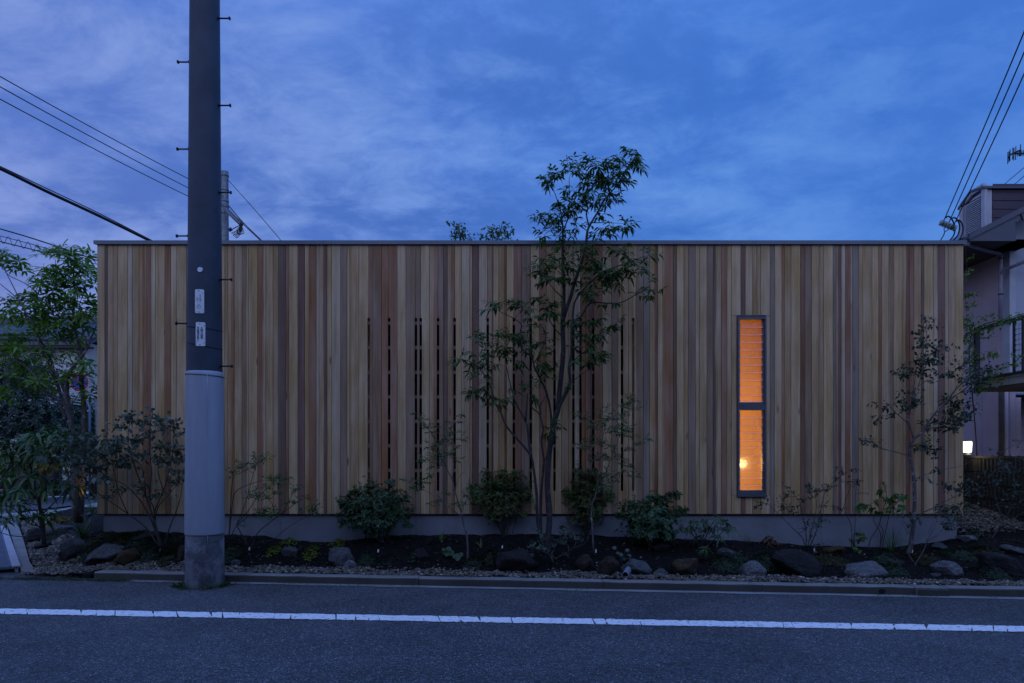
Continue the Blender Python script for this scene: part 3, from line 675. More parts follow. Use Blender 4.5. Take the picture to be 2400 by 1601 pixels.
for it in items:
    a, b = it.split(); x1 = float(a); sp = 2.0; ta = tb = b[0]
    if '>' in b: ta, r_ = b.split('>'); tb = r_[0]; sp = float(r_[1:])
    elif '<' in b: r_, q = b.split('<'); tb = r_; ta = q[0]; sp = float(q[1:])
    ta, tb = TONE[ta], TONE[tb]
    s0, s1 = near_slot(x0), near_slot(x1)
    e0, e1 = (s0 if s0 else x0), (s1 if s1 else x1)
    la, ra = (SH if s0 else 0), (SH if s1 else 0)
    A, B = wx(e0), wx(e1)
    if x1 > WIN[0] and x0 < WIN[1]:
        # cut by the window: upper and lower lengths, and a side strip where a board sticks out past the frame
        add_plank(A, B, wz(WIN[2]) + .004, ZT, 0, 0, ta, tb, sp); add_plank(A, B, ZB, wz(WIN[3]) - .004, 0, 0, ta, tb, sp)
        if x0 < WIN[0] - 2: add_plank(A, wx(WIN[0]) - .003, wz(WIN[3]), wz(WIN[2]), 0, 0, ta, tb, sp)
        if x1 > WIN[1] + 2: add_plank(wx(WIN[1]) + .003, B, wz(WIN[3]), wz(WIN[2]), 0, 0, ta, tb, sp)
    else: add_plank(A, B, ZB, ZT, la, ra, ta, tb, sp)
    x0 = x1
XL, XR = wx(227.5), wx(2258.2)
# battens behind the slots, backing board with a real cavity behind the screen
for pa, pb in ((752.8, 760.4), (810, 818), (868.4, 875.8), (926.3, 933.8), (983.6, 991), (1041, 1048.4), (1099, 1106.6)):
    MB().box((wx(852), YW + .0195, wz(pb)), (wx(1496), YW + .05, wz(pa))).build('batten', M['batten'], house)
bb = MB()
bb.box((XL + .01, YW + .020, ZB + .01), (wx(853), YW + .16, ZT)); bb.box((wx(1497), YW + .020, ZB + .01), (wx(WIN[0]) - .02, YW + .16, ZT)); bb.box((wx(WIN[1]) + .02, YW + .020, ZB + .01), (XR - .01, YW + .16, ZT))
bb.box((wx(WIN[0]) - .02, YW + .020, wz(WIN[2]) + .02), (wx(WIN[1]) + .02, YW + .16, ZT)); bb.box((wx(WIN[0]) - .02, YW + .020, ZB + .01), (wx(WIN[1]) + .02, YW + .16, wz(WIN[3]) - .02))
bb.box((wx(853), YW + .020, SZ1 + .03), (wx(1497), YW + .16, ZT)); bb.box((wx(853), YW + .020, ZB + .01), (wx(1497), YW + .16, SZ0 - .03))
bb.box((wx(853), YW + .55, ZB), (wx(1497), YW + .60, ZT)); bb.build('backing_wall', M['backing'], house)
# side and rear walls, roof slab
sw = MB(); sw.box((XL + .001, YW + .0185, ZB), (XL + .012, YW + 3.2, ZT)); sw.box((XR - .012, YW + .0185, ZB), (XR - .001, YW + 3.2, ZT)); sw.box((XL + .02, YW + 3.18, ZB), (XR - .02, YW + 3.2, ZT))
so = sw.build('side_wall', M['cedar'], house); so['tone_a'] = TONE['M']; so['tone_b'] = TONE['M']; so['split'] = 2.0
rs = MB(); rs.box((XL + .02, YW + .17, ZT - .2), (wx(850), YW + 3.17, ZT - .05)); rs.build('roof_slab', M['coping'], house); rs = MB(); rs.box((wx(1500), YW + .17, ZT - .2), (XR - .02, YW + 3.17, ZT - .05)); rs.build('roof_slab', M['coping'], house)
# steel coping in lengths
zc0, zc1 = wz(573.8), wz(565)
for a, b in ((222, 760), (760, 1263), (1263, 1769), (1769, 2262.6)):
    m = MB(); xa, xb = wx(a) + .0015, wx(b) - .0015
    m.prism([(xa, YW - .030, zc0), (xa, YW - .030, zc1), (xa, YW + .20, zc1 + .012), (xa, YW + .20, zc1 - .02), (xa, YW - .012, zc0 + .004)], (xb - xa, 0, 0))
    m.build('coping', M['coping'], house)
for a in (222, 2262.6):
    s = 1 if a < 300 else -1
    MB().prism([(wx(a), YW + .2, zc0), (wx(a), YW + .2, zc1 + .012), (wx(a), YW + 3.23, zc1 + .012), (wx(a), YW + 3.23, zc0)], (s * .03, 0, 0)).build('coping', M['coping'], house)
# concrete base, poured in lengths
FY = YW + .035
for a, b in ((238, 656), (656, 974), (974, 1291), (1291, 1929), (1929, 2247)):
    MB().box((wx(a) + .002, FY, -.1), (wx(b) - .002, FY + .15, ZB - .012)).build('foundation', M['found'], house)
MB().box((wx(238), FY + .15, -.1), (wx(238) + .15, YW + 3.15, ZB - .012)).build('foundation', M['found'], house)
MB().box((wx(2247) - .15, FY + .15, -.1), (wx(2247), YW + 3.15, ZB - .012)).build('foundation', M['found'], house)
MB().box((XL + .004, YW + .003, ZB - .010), (XR - .004, YW + .034, ZB - .002)).build('drip_edge', M['dark'], house)

# louvre window: frame > blades, clips
win = MB(); fy0, fy1 = YW - .022, YW + .075
X0, X1, Z1, Z0 = wx(1727.5), wx(1795), wz(740), wz(1162)
win.box((X0, fy0, Z0), (X0 + .020, fy1, Z1)); win.box((X1 - .020, fy0, Z0), (X1, fy1, Z1))
ZM0, ZM1 = wz(961.3), wz(948)
for za, zb in ((Z1 - .045, Z1), (ZM0, ZM1), (Z0, Z0 + .042)): win.box((X0 + .020, fy0 + .002, za), (X1 - .020, fy1, zb))
for za in (ZM1, Z0 + .042): win.box((X0 + .021, fy0 + .020, za), (X1 - .021, fy1, za + .028))
win.box((X0 + .006, fy0 - .006, Z1 - .006), (X1 - .006, fy0 - .001, Z1 + .004)); win.box((X0 - .005, fy0 - .010, Z0 - .012), (X1 + .005, fy0 + .02, Z0 - .001))
wino = win.build('louvre_window', M['window'], house)
bh = 17.7 * PXM; blade = None
for top in (749.6, 961.8):
    for i in range(11):
        za = wz(top + 17.7 * (i + 1)); zb = za + bh + .012
        if i == 10: za += .018
        m = MB(); a, b = X0 + .030, X1 - .026
        m.prism([(a, YW + .012, za), (a, YW + .0075, za), (a, YW + .030, zb), (a, YW + .0345, zb)], (b - a, 0, 0)); m.build('louvre_blade', M['glass'], wino); MB().box((a, YW + .0035, za - .001), (b, YW + .0072, za + .0055)).build('blade_edge_glint', M['edgeglint'], wino)  # pale strip on each blade edge stands in for its sky reflection
        for s, q in ((X0 + .0215, 1), (X1 - .0395, 1)):
            MB().prism([(s, YW - .002, za - .002), (s, YW + .028, za - .002), (s, YW + .046, zb - .016), (s, YW + .014, zb - .016)], (.018, 0, 0)).build('blade_clip', M['window'], wino)
# the room behind it
rm = MB(); rx0, rx1, ry0, ry1, rz0, rz1 = X0 - .42, X1 + .42, YW + .17, YW + 1.5, Z0 - .55, Z1 + .5
v = [(rx0, ry0, rz0), (rx1, ry0, rz0), (rx1, ry1, rz0), (rx0, ry1, rz0), (rx0, ry0, rz1), (rx1, ry0, rz1), (rx1, ry1, rz1), (rx0, ry1, rz1)]
rm.add(v, [(0, 1, 2, 3), (7, 6, 5, 4), (1, 5, 6, 2), (2, 6, 7, 3), (3, 7, 4, 0)])
rm.build('room_lining', M['room'], house)
rv = MB()   # timber reveal round the opening
rv.box((X0 - .012, fy1 + .001, Z0), (X0, YW + .172, Z1)); rv.box((X1, fy1 + .001, Z0), (X1 + .012, YW + .172, Z1)); rv.box((X0, fy1 + .001, Z1), (X1, YW + .172, Z1 + .012)); rv.box((X0, fy1 + .001, Z0 - .012), (X1, YW + .172, Z0)); rv.build('window_reveal', M['room'], house)
bp = W(1739, 1087, YW + .55)
bl = empty('wall_lamp', bp, 'round warm bulb glowing behind the lower glass louvres', 'lamp')
bmesh_ = bmesh.new(); bmesh.ops.create_uvsphere(bmesh_, u_segments=16, v_segments=10, radius=.038)
me = bpy.data.meshes.new('bulb'); bmesh_.to_mesh(me); bmesh_.free(); me.materials.append(M['bulb']); me.polygons.foreach_set('use_smooth', [True] * len(me.polygons))
ob = bpy.data.objects.new('bulb', me); ob.location = (0, 0, 0); ob.parent = bl; C.objects.link(ob)
MB().tube([bp + Vector((-.036, .01, 0)), bp + Vector((-.25, .02, .0)), bp + Vector((-.66, .02, .02))], .010, 8).build('bracket', M['window'], bl)
def plight(name, loc, e, c, r=.05):
    d = bpy.data.lights.new(name, 'POINT'); d.energy = e; d.color = c; d.shadow_soft_size = r; o = bpy.data.objects.new(name, d); o.location = loc; C.objects.link(o); return o
plight('ceiling_light', W(1802, 895, YW + .50), 18, (1.0, .50, .11), .05)

# ------------------------------------------------------------------ utility pole at the road edge
pc = W(480, 1382, 7.31); pc.z = 0
def pr(z): return .1935 - (z - .15) / 150.0
pole = empty('utility_pole', pc, 'tall dark blue concrete utility pole with step bolts and a pale sheath', 'utility pole')
zs0, zs1 = H - (1256 - HY) / F * 7.12, H - (868 - HY) / F * 7.12
MB().lathe(pc, [(pr(zs1) - .003, zs1 - .05), (pr(zs1) - .003, zs1), (pr(4) - .003, 4), (pr(8) - .003, 8), (pr(12) - .003, 12.5)], 40).build('shaft', M['shaft'], pole)
MB().lathe(pc, [(pr(zs0) + .006, zs0), (pr(zs0) + .008, zs0 + .01), (pr(1.5) + .008, 1.5), (pr(zs1) + .008, zs1 - .04), (pr(zs1) + .006, zs1), (pr(zs1) - .002, zs1 + .004)], 40).build('sheath', M['sheath'], pole)
sg = MB()
for a, w in ((-.55, .006),):
    x, y = math.sin(-a) , -math.cos(a)
    sg.tube([pc + Vector((x * (pr(z) + .0085), y * (pr(z) + .0085), z)) for z in np.linspace(zs0 - .18, zs1 - .02, 8)], .006, 6)
sg.build('sheath_seam', M['sheath'], pole)
MB().lathe(pc, [(.196, -.05), (.201, .0), (.198, .06), (.196, .2), (pr(zs0) + .002, zs0 - .001)], 40).build('pole_base', M['polebase'], pole)
def band(z, tilt, name, m, r=.003, extra=.009, ph=0.):
    n = 36; pts = []
    for i in range(n + 1):
        a = 2 * math.pi * i / n; rr = pr(z) + extra; pts.append(pc + Vector((math.cos(a) * rr, math.sin(a) * rr, z + tilt * math.cos(a + ph))))
    return MB().tube(pts, r, 6, False).build(name, m, pole)
band(zs1 - .038, -.012, 'sheath_strap', M['steelgrey'], .006)
for (sgn, py) in ((1, 46), (-1, 148), (1, 249.5), (-1, 351.5), (1, 453), (-1, 554.5), (1, 656.5), (-1, 759), (1, 859)):
    z = H - (py - HY) / F * 7.31; r = pr(z); m = MB()
    a = pc + Vector((sgn * (r - .02), -.02, z)); b = pc + Vector((sgn * (r + .115), -.02, z))
    m.tube([a, b], .0085, 8); m.tube([b, b + Vector((sgn * .012, 0, 0))], [.020, .017], 8); m.tube([pc + Vector((sgn * (r - .012), -.02, z)), pc + Vector((sgn * (r + .004), -.02, z))], .018, 8)
    m.build('step_bolt', M['bolt'], pole)
def plate(px0, px1, py0, py1, name):
    """thin enamel plate bent round the pole"""
    D = 7.13; z0, z1 = H - (py1 - HY) / F * D, H - (py0 - HY) / F * D; rr = pr((z0 + z1) / 2) + .004
    xa, xb = W(px0, py0, D).x - pc.x, W(px1, py0, D).x - pc.x
    aa, ab = math.asin(max(-1, min(1, xa / rr))), math.asin(max(-1, min(1, xb / rr))); n = 8; vs, fs = [], []
    zm = []
    for lay in (rr + .002, rr):
        for i in range(n + 1):
            a = aa + (ab - aa) * i / n; c = .008 if i in (0, n) else 0
            for z in (z0 + c, z1 - c): vs.append(pc + Vector((lay * math.sin(a), -lay * math.cos(a), z)))
    q = 2 * (n + 1)
    for i in range(n): fs += [(2 * i, 2 * i + 2, 2 * i + 3, 2 * i + 1), (q + 2 * i + 1, q + 2 * i + 3, q + 2 * i + 2, q + 2 * i), (2 * i + q, 2 * i + 2 + q, 2 * i + 2, 2 * i), (2 * i + 1, 2 * i + 3, 2 * i + 3 + q, 2 * i + 1 + q)]
    fs += [(0, 1, q + 1, q), (2 * n, q + 2 * n, q + 2 * n + 1, 2 * n + 1)]
    o = MB().add(vs, fs).build(name, M['plate'], pole)
    return o, rr + .0035, D
def glyphs(par, rr, D, px, py, text, size):
    cu = bpy.data.curves.new('lettering', 'FONT'); cu.body = text; cu.size = size; cu.align_x = 'CENTER'; cu.align_y = 'CENTER'; cu.extrude = .0003
    o = bpy.data.objects.new('lettering', cu); C.objects.link(o)
    bpy.context.view_layer.update(); dg = bpy.context.evaluated_depsgraph_get(); me = bpy.data.meshes.new_from_object(o.evaluated_get(dg)); bpy.data.objects.remove(o)
    x0 = W(px, py, D).x - pc.x; z0 = H - (py - HY) / F * D
    for v in me.vertices:
        a = math.asin(max(-1, min(1, (x0 + v.co.x) / rr))); z = z0 + v.co.y; dz = v.co.z
        v.co = pc + Vector(((rr + dz) * math.sin(a), -(rr + dz) * math.cos(a), z))
    me.materials.clear(); me.materials.append(M['ink']); link_mesh('lettering', me, par)
P1, r1, D1 = plate(457, 477, 678, 734, 'sign_plate')
for i, ch in enumerate('クイセウ'): glyphs(P1, r1, D1, 469.0, 692.0 + i * 4.5, ch, .0225)
for i, ch in enumerate('エク'): glyphs(P1, r1, D1, 462.6, 699.5 + i * 4.5, ch, .0225)
glyphs(P1, r1, D1, 466, 715.3, 'ロ', .024); glyphs(P1, r1, D1, 464, 721, 'Q', .024); glyphs(P1, r1, D1, 469.5, 720.8, '上', .020)
glyphs(P1, r1, D1, 461.5, 731, '79', .014); glyphs(P1, r1, D1, 471.5, 731, '6', .014)
ml = MB(); 
for px_ in (459.5, 468.5):
    a0, b0 = W(px_, 717.6, D1).x - pc.x, W(px_ + 4.5, 717.6, D1).x - pc.x; z = H - (717.6 - HY) / F * D1
    f = lambda x, dz: pc + Vector((x, -math.sqrt(max(0, r1 * r1 - x * x)) - .0004, z + dz))
    ml.add([f(a0, -.0012), f(b0, -.0012), f(b0, .0012), f(a0, .0012)], [(0, 1, 2, 3)])
ml.build('rule', M['ink'], P1)
P2, r2, D2 = plate(459, 479.5, 755, 811, 'sign_plate')
for i, ch in enumerate('太陽光発電'): glyphs(P2, r2, D2, 472.6, 769.2 + i * 5.6, ch, .027)
for i, ch in enumerate('系統連系有り'): glyphs(P2, r2, D2, 464.6, 769.2 + i * 5.6, ch, .027)
def holes(par, rr, D, pts):
    m = MB()
    for px, py, r_ in pts:
        c = W(px, py, D); x = c.x - pc.x; q = pc + Vector((x, -math.sqrt(rr * rr - x * x) - .0006, c.z))
        m.add([q + Vector((math.cos(t) * r_, 0, math.sin(t) * r_)) for t in np.linspace(0, 6.28, 9)[:-1][::-1]], [tuple(range(8))])
    m.build('fixing_hole', M['dark'], par)
holes(P1, r1, D1, [(465.8, 682, .0055), (474.4, 686.5, .0045), (474.8, 726, .0045), (466.6, 731.5, .006)]); holes(P2, r2, D2, [(467.5, 758.5, .004), (477.6, 763, .0045), (477.9, 803, .0045), (461.5, 803, .003), (468.7, 808.5, .0055)])
md = MB(); c = W(468, 631.5, 7.13); x = c.x - pc.x; cen = pc + Vector((x, -math.sqrt(pr(c.z) ** 2 - x * x) - .001, c.z))
md.tube([cen + Vector((0, .012, 0)), cen + Vector((-.001, -.006, 0))], [.0275, .026], 20); md.build('round_marker', M['plate'], pole)
for py_, t_, ph_ in ((765, -.022, .6), (806, -.035, .3)): band(H - (py_ - HY) / F * 7.15, t_, 'tie_wire', M['wire'], .0028, .003, ph_)
tw = [(443, 1281.5, 0), (452, 1282, 0), (462, 1278.5, 0), (474, 1274, 0), (484, 1272, 0), (494, 1271.5, 0), (506, 1269, 0), (517, 1264, 0), (527, 1259.5, 0), (536, 1253, 0)]
tp = []
for px_, py_, _ in tw:
    z = H - (py_ - HY) / F * 7.13; x = W(px_, py_, 7.15).x - pc.x; x = max(-.202, min(.202, x)); tp.append(pc + Vector((x, -math.sqrt(.2035 ** 2 - x * x), z)))
MB().tube(spline(tp, 3), .0022, 5).build('twine', M['twine'], pole)

# ------------------------------------------------------------------ second pole and cables behind the house
p2c = W(527, 1062, 25); p2c.z = 0
pole2 = empty('utility_pole', p2c, 'slimmer grey utility pole standing behind the flat roof', 'utility pole')
ztop = W(527, 402, 25).z
MB().lathe(p2c, [(.19, 0), (.125, ztop - .02), (.118, ztop), (.02, ztop + .01)], 20).build('shaft', M['steelgrey'], pole2)
for py_ in (412, 446, 472, 485): 
    z = W(527, py_, 25).z; MB().lathe(p2c, [(.128, z - .035), (.142, z - .03), (.142, z + .03), (.128, z + .035)], 20).build('clamp_band', M['steelgrey'], pole2)
e1 = W(527, 489, 24.8); e2 = W(566, 526, 23.6)
MB().tube([e1, e2], .075, 8).build('arm', M['steelgrey'], pole2)
mb = MB()
rr_ = random.Random(4)
for k_ in range(7):
    a = e2; b = W(566 - 4 - k_ * 3.2, 545 + rr_.uniform(-2, 14), 23.6); c_ = W(566 + 6 - k_ * 4, 552 + rr_.uniform(-6, 4), 23.6); mb.tube(spline([a, a.lerp(b, .5) + Vector((.05, 0, -.05)), b, c_, a.lerp(c_, .4), a], 4), .011, 5)
mb.tube(spline([e2, W(545, 537, 23.5), W(537, 543, 23.5)], 4), .016, 5); mb.tube([W(543, 536, 23.5), W(537, 540, 23.5)], .06, 6)
mb.build('spare_cable_coil', M['wire'], pole2)
def cable(pts, r, label, group, k=10, sag=0.):
    if len(pts) == 2:
        a, b = pts; pts = [a.lerp(b, i / 14) - Vector((0, 0, sag * 4 * (i / 14) * (1 - i / 14))) for i in range(15)]
    else: pts = spline(pts, k)
    return tag(MB().tube(pts, r, 6).build('overhead_cable', M['wire'], None), label, 'cable', group)
GR = 'overhead cables crossing the sky left of the pole'
cable([W(-330, -10, 13), W(523, 460, 24.9)], .013, 'highest of the three thin parallel cables left of the pole', GR, sag=.10)
cable([W(-330, 16, 13), W(523, 481, 24.9)], .013, 'middle one of the three thin parallel cables left of the pole', GR, sag=.10)
cable([W(-330, 52, 13), W(523, 499, 24.9)], .013, 'lowest of the three thin parallel cables left of the pole', GR, sag=.10)
cable([W(-120, 342, 15), W(0, 395, 16), W(110, 449, 17.2), W(230, 505, 18.6), W(355, 566, 20), W(470, 622, 21.5)], .042, 'thick black cable bundle dipping behind the left end of the coping', GR)
cable([W(-120, 336, 15), W(0, 390, 16), W(110, 442, 17.2), W(230, 499, 18.6), W(357, 564, 20), W(470, 620, 21.5)], .014, 'thin messenger wire strung just above the thick cable bundle', GR)
cable([W(-90, 512, 22), W(0, 536.5, 23), W(70, 557, 24), W(140, 580, 25), W(260, 622, 27)], .024, 'upper cable of the low pair above the left tree', GR)
mbx = MB()
lo = spline([W(-90, 540, 22), W(0, 566, 23), W(80, 586, 24), W(150, 607, 25), W(260, 640, 27)], 8); mbx.tube(lo, .020, 6)
hi = spline([W(-90, 530, 22), W(0, 553, 23), W(80, 574, 24), W(150, 595, 25), W(260, 630, 27)], 8); mbx.tube(hi, .013, 5)
sp_ = []
for i in range(0, len(lo) * 3 - 3):
    t = i / 3; a = lo[int(t)].lerp(lo[min(int(t) + 1, len(lo) - 1)], t - int(t)); b = hi[int(t)].lerp(hi[min(int(t) + 1, len(hi) - 1)], t - int(t)); sp_.append(a.lerp(b, .5 + .75 * math.sin(i * .9)))
mbx.tube(spline(sp_, 2), .009, 5)
tag(mbx.build('overhead_cable', M['wire']), 'low spiral-wrapped cable pair passing behind the left tree', 'cable', GR)
cable([W(533, 420, 24.9), W(600, 495, 22), W(662, 568, 20), W(720, 640, 18)], .011, 'thin wire slanting down to the coping from the slim pole top', 'wires right of the slim pole')
cable([W(534, 480, 24.8), W(570, 522, 23), W(616, 567, 21), W(680, 632, 19)], .020, 'thicker of the two wires leaving the slim pole arm', 'wires right of the slim pole')
cable([W(534, 488, 24.8), W(571, 527, 23), W(614, 568, 21), W(680, 640, 19)], .010, 'thinner wire hanging just under the thick one at the slim pole arm', 'wires right of the slim pole')

# service drop over the right end of the roof
GS = 'three service cables at the right edge of the sky'
ins = [W(2211, 520, 10.4), W(2223, 524, 10.4), W(2234.5, 530, 10.4)]
for (a, b, nm) in (((2460, -70), ins[0], 'left'), ((2470, -40), ins[1], 'middle'), ((2478, 0), ins[2], 'right')):
    cable([W(a[0], a[1], 6.2), W((a[0] * .5 + 0.5 * (b.x / b.y * F + CX)), a[1] * .5 + .5 * (HY - (b.z - H) / b.y * F) + 5, 8.1), b], .007, {'left': 'service cable reaching the insulators on their outer left disc', 'middle': 'service cable reaching the middle of the disc insulators', 'right': 'service cable reaching the insulator end nearest the louvred dormer'}[nm], GS, 12)
iss = empty('insulator_rack', W(2222, 525, 10.4), 'row of grey and green disc insulators hanging beside the neighbouring dormer', 'insulators')
axis = (W(2238, 535, 10.4) - W(2206, 522, 10.4)); 
for i in range(6):
    c = W(2206, 522, 10.4) + axis * (i / 5.0); d = axis.normalized() * .020
    MB().tube([c - d * .9, c - d * .5, c + d * .5, c + d * .9], [.022, .046, .046, .022], 14).build('insulator_disc', M['discg'] if i == 4 else M['disc'], iss)
mb = MB(); mb.tube([W(2203, 521, 10.4), W(2241, 536, 10.4)], .007, 6)
mb.tube(spline([W(2213, 533, 10.4), W(2213, 540, 10.4), W(2215, 542.5, 10.4), W(2219, 541, 10.4), W(2224, 537, 10.4)], 4), .006, 5); mb.tube(spline([W(2215, 542, 10.4), W(2211, 553, 10.4), W(2206, 561, 10.4), W(2200, 580, 10.4)], 4), .008, 5); mb.build('hanger_wire', M['wire'], iss)
for i, (sx_, pts_) in enumerate(((0, [(2217, 511), (2221, 507), (2228, 510), (2234, 520), (2238, 533), (2236, 550), (2225, 565), (2214, 580)]), (0, [(2229, 514), (2236, 510), (2244, 516), (2249, 530), (2245, 551), (2232, 566), (2220, 580)]), (0, [(2240, 519), (2247, 516), (2254, 523), (2257, 537), (2253, 554), (2244, 567), (2235, 580)]))):
    MB().tube(spline([W(a, b, 10.4 - .02 * i) for a, b in pts_], 5), .011, 6).build('cable_loop', M['wire'], iss)
# ------------------------------------------------------------------ neighbouring house on the right
NX, NY = 7.864, 10.8            # its near left corner
nh = empty('stucco_house', (NX, NY, 0), 'pink stucco neighbour house with a louvred dormer and slate coloured bargeboards', 'house')
zt = W(2356, 566, NY).z
nw = MB(); jy = [NY + .16, NY + .62, NY + 2.1, NY + 3.6, NY + 5.2, NY + 7]
for a, b in zip(jy[:-1], jy[1:]): nw.box((NX, a + .004, 0), (NX + .15, b - .004, zt + .4))
nw.box((NX + .01, NY + .1, 0), (NX + .15, NY + 7, zt + .35)); nw.build('side_wall', M['stucco'], nh)
MB().box((NX - .004, NY - .02, 2.36), (NX + .09, NY + .155, zt + .25)).build('corner_trim', M['trim'], nh)
FW = None
lw = MB(); lw.box((NX - .004, NY - .02, 0), (NX + .09, NY + .155, 2.358)); lw.box((NX + .095, NY + .9, 0), (NX + 6, NY + 1.05, 2.358)); lw.box((NX + .10, NY - .01, 0), (NX + .18, NY + .1, 2.3)); lw.build('carport_wall', M['stucco'], nh)
MB().box((NX + .1, NY + .16, 2.32), (NX + 6, NY + .95, 2.358)).build('carport_ceiling', M['soffit'], nh)
# gable roof: slope rising to the right, deep left eave
EX = W(2272, 549, 10.25).x; EZ = W(2272, 549, 10.25).z; SL = .504
RY0, RY1 = 10.25, NY + 7.4
RIDGE = EX + 5.2
def roof_z(x): return EZ + (x - EX) * SL
MB().prism([(NX + .095, NY, 2.36), (NX + 4.2, NY, 2.36), (NX + 4.2, NY, roof_z(NX + 4.2) - .12), (NX + .095, NY, roof_z(NX + .095) - .12)], (0, .15, 0)).build('front_wall', M['stuccosky_slat'], nh)
rf = MB(); rf.prism([(EX, RY0 + .03, EZ - .02), (RIDGE, RY0 + .03, roof_z(RIDGE) - .02), (RIDGE, RY0 + .03, roof_z(RIDGE) - .10), (EX, RY0 + .03, EZ - .10)], (0, RY1 - RY0, 0)); rf.build('roof', M['tile'], nh)
e564 = W(2272, 564, 10.25).z; bx = W(2381, 564, 10.25).x
zz = lambda px, py: W(px, py, 10.25)
p_ = lambda px, py: (zz(px, py).x, RY0, zz(px, py).z)
brg = MB(); brg.prism([p_(2272.5, 564.5), p_(2381, 564.5), p_(2379.5, 521), p_(2415, 504.5), (RIDGE, RY0, roof_z(RIDGE) - .36), (RIDGE, RY0, roof_z(RIDGE) - .085), (EX, RY0, EZ - .085)], (0, .03, 0)); brg.build('bargeboard', M['barge'], nh)
cp = MB(); cp.prism([(EX - .01, RY0 - .022, EZ - .083), (RIDGE, RY0 - .022, roof_z(RIDGE) - .083), (RIDGE, RY0 - .022, roof_z(RIDGE)), (EX - .01, RY0 - .022, EZ)], (0, .05, 0)); cp.build('verge_trim', M['barge'], nh)
for px_ in (2391,):
    a = p_(px_ - 3, 491); b = p_(px_ + 5, 516); MB().bar((a[0], RY0 - .004, a[2]), (b[0], RY0 - .004, b[2]), .012, .02, (0, 1, 0)).build('board_joint', M['dark'], nh)
gt = MB(); gt.box((EX - .06, RY0 + .03, EZ - .16), (EX + .03, RY1, EZ - .03)); gt.build('eave_gutter', M['barge'], nh)
sf = MB(); sf.box((EX + .031, RY0 + .035, e564 + .005), (NX + .1, RY1, e564 + .03)); sf.build('eave_soffit', M['soffit'], nh)
# front overhang box behind the bargeboard
MB().box((NX + .1, RY0 + .035, e564 + .005), (bx, NY, e564 + .03)).build('gable_soffit', M['soffit'], nh)
# louvred dormer: pentagon face looking left, purple boarded cheek towards us
DX, DN, DF = NX + .02, 11.37, 11.93
dm = empty_parent = None
Zr, Ze = W(2300, 455, 11.55).z, W(2252, 482, DF).z
Zb = 5.08; ym = (DN + DF) / 2
dface = MB(); 
pent = [(DX, DN, Zb), (DX, DF, Zb), (DX, DF, Ze), (DX, ym + .02, Zr + .06), (DX, DN, Ze + .13)]
dface.prism(pent, (2.2, 0, 0)); dor = dface.build('dormer', M['siding'], nh)
tr = MB()
for a, b in ((0, 4), (4, 3), (3, 2), (2, 1)):
    p, q = Vector(pent[a]), Vector(pent[b]); tr.bar(p - Vector((.02, 0, 0)), q - Vector((.02, 0, 0)), .085, .045, (1, 0, 0))
tr.box((DX - .04, DN - .012, Zb), (DX + .10, DN - .001, Ze + .13)); tr.build('dormer_trim', M['trim'], dor)
inner = MB(); inner.prism([(DX - .006, DN + .05, Zb), (DX - .006, DF - .05, Zb), (DX - .006, DF - .05, Ze - .05), (DX - .006, ym + .02, Zr - .03), (DX - .006, DN + .05, Ze + .05)], (.004, 0, 0)); inner.build('vent_panel', M['trim'], dor)
nsl = 18; zs = Zb + .06
for i in range(nsl):
    z = zs + i * (Ze - .02 - zs) / nsl
    MB().prism([(DX - .012, DN + .085, z), (DX - .040, DN + .085, z - .012), (DX - .040, DN + .085, z - .004), (DX - .012, DN + .085, z + .024)], (0, DF - DN - .17, 0)).build('louvre_slat', M['trim'], dor)
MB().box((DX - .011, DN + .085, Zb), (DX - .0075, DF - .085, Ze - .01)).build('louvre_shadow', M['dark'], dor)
rd = MB(); rd.prism([(DX - .06, DN - .06, Ze + .10), (DX - .06, ym + .02, Zr + .11), (DX - .06, ym + .02, Zr + .075), (DX - .06, DN - .06, Ze + .065)], (2.4, 0, 0)); rd.prism([(DX - .06, ym + .02, Zr + .11), (DX - .06, DF + .06, Ze - .02), (DX - .06, DF + .06, Ze - .055), (DX - .06, ym + .02, Zr + .075)], (2.4, 0, 0)); rd.build('dormer_roof', M['barge'], dor)
for i in range(5):
    z = Zb + .12 + i * .142; MB().prism([(DX + .12, DN - .012, z), (DX + .12, DN - .002, z + .136), (DX + .12, DN - .001, z + .136), (DX + .12, DN - .001, z)], (2.05, 0, 0)).build('siding_board', M['siding'], dor)
# rainwater pipes
dp = MB(); dp.tube(spline([W(2268, 566, 10.45), W(2270, 572, 10.46), W(2276, 576, 10.5), W(2338, 594, 10.78), W(2344.5, 597, 10.80), W(2345, 604, 10.80)], 5) + [W(2345, 690, 10.80), W(2345, 760, 10.80)], .030, 10)
dp.build('downpipe', M['pipe'], nh)
MB().tube(spline([W(2345, 642, 10.79), W(2352, 634, 10.75), W(2362, 630, 10.7), W(2385, 620, 10.55), W(2420, 606, 10.4)], 4), .026, 10).build('downpipe', M['pipe'], nh)
for a, b, m, r in ((2347, 'soffit', .04, 0), (2357, 'trim', .035, 0)):
    t0 = W(a, 905, 10.74); MB().tube([t0, (t0.x, t0.y, 0)], m, 10).build('downpipe', M['soffit' if a == 2347 else 'stucco'], nh)
for py_ in (606, 690, 752): MB().tube([W(2345, py_, 10.8) + Vector((0, 0, -.012)), W(2345, py_, 10.8) + Vector((0, 0, .012))], .037, 10).build('pipe_clip', M['soffit'], nh)
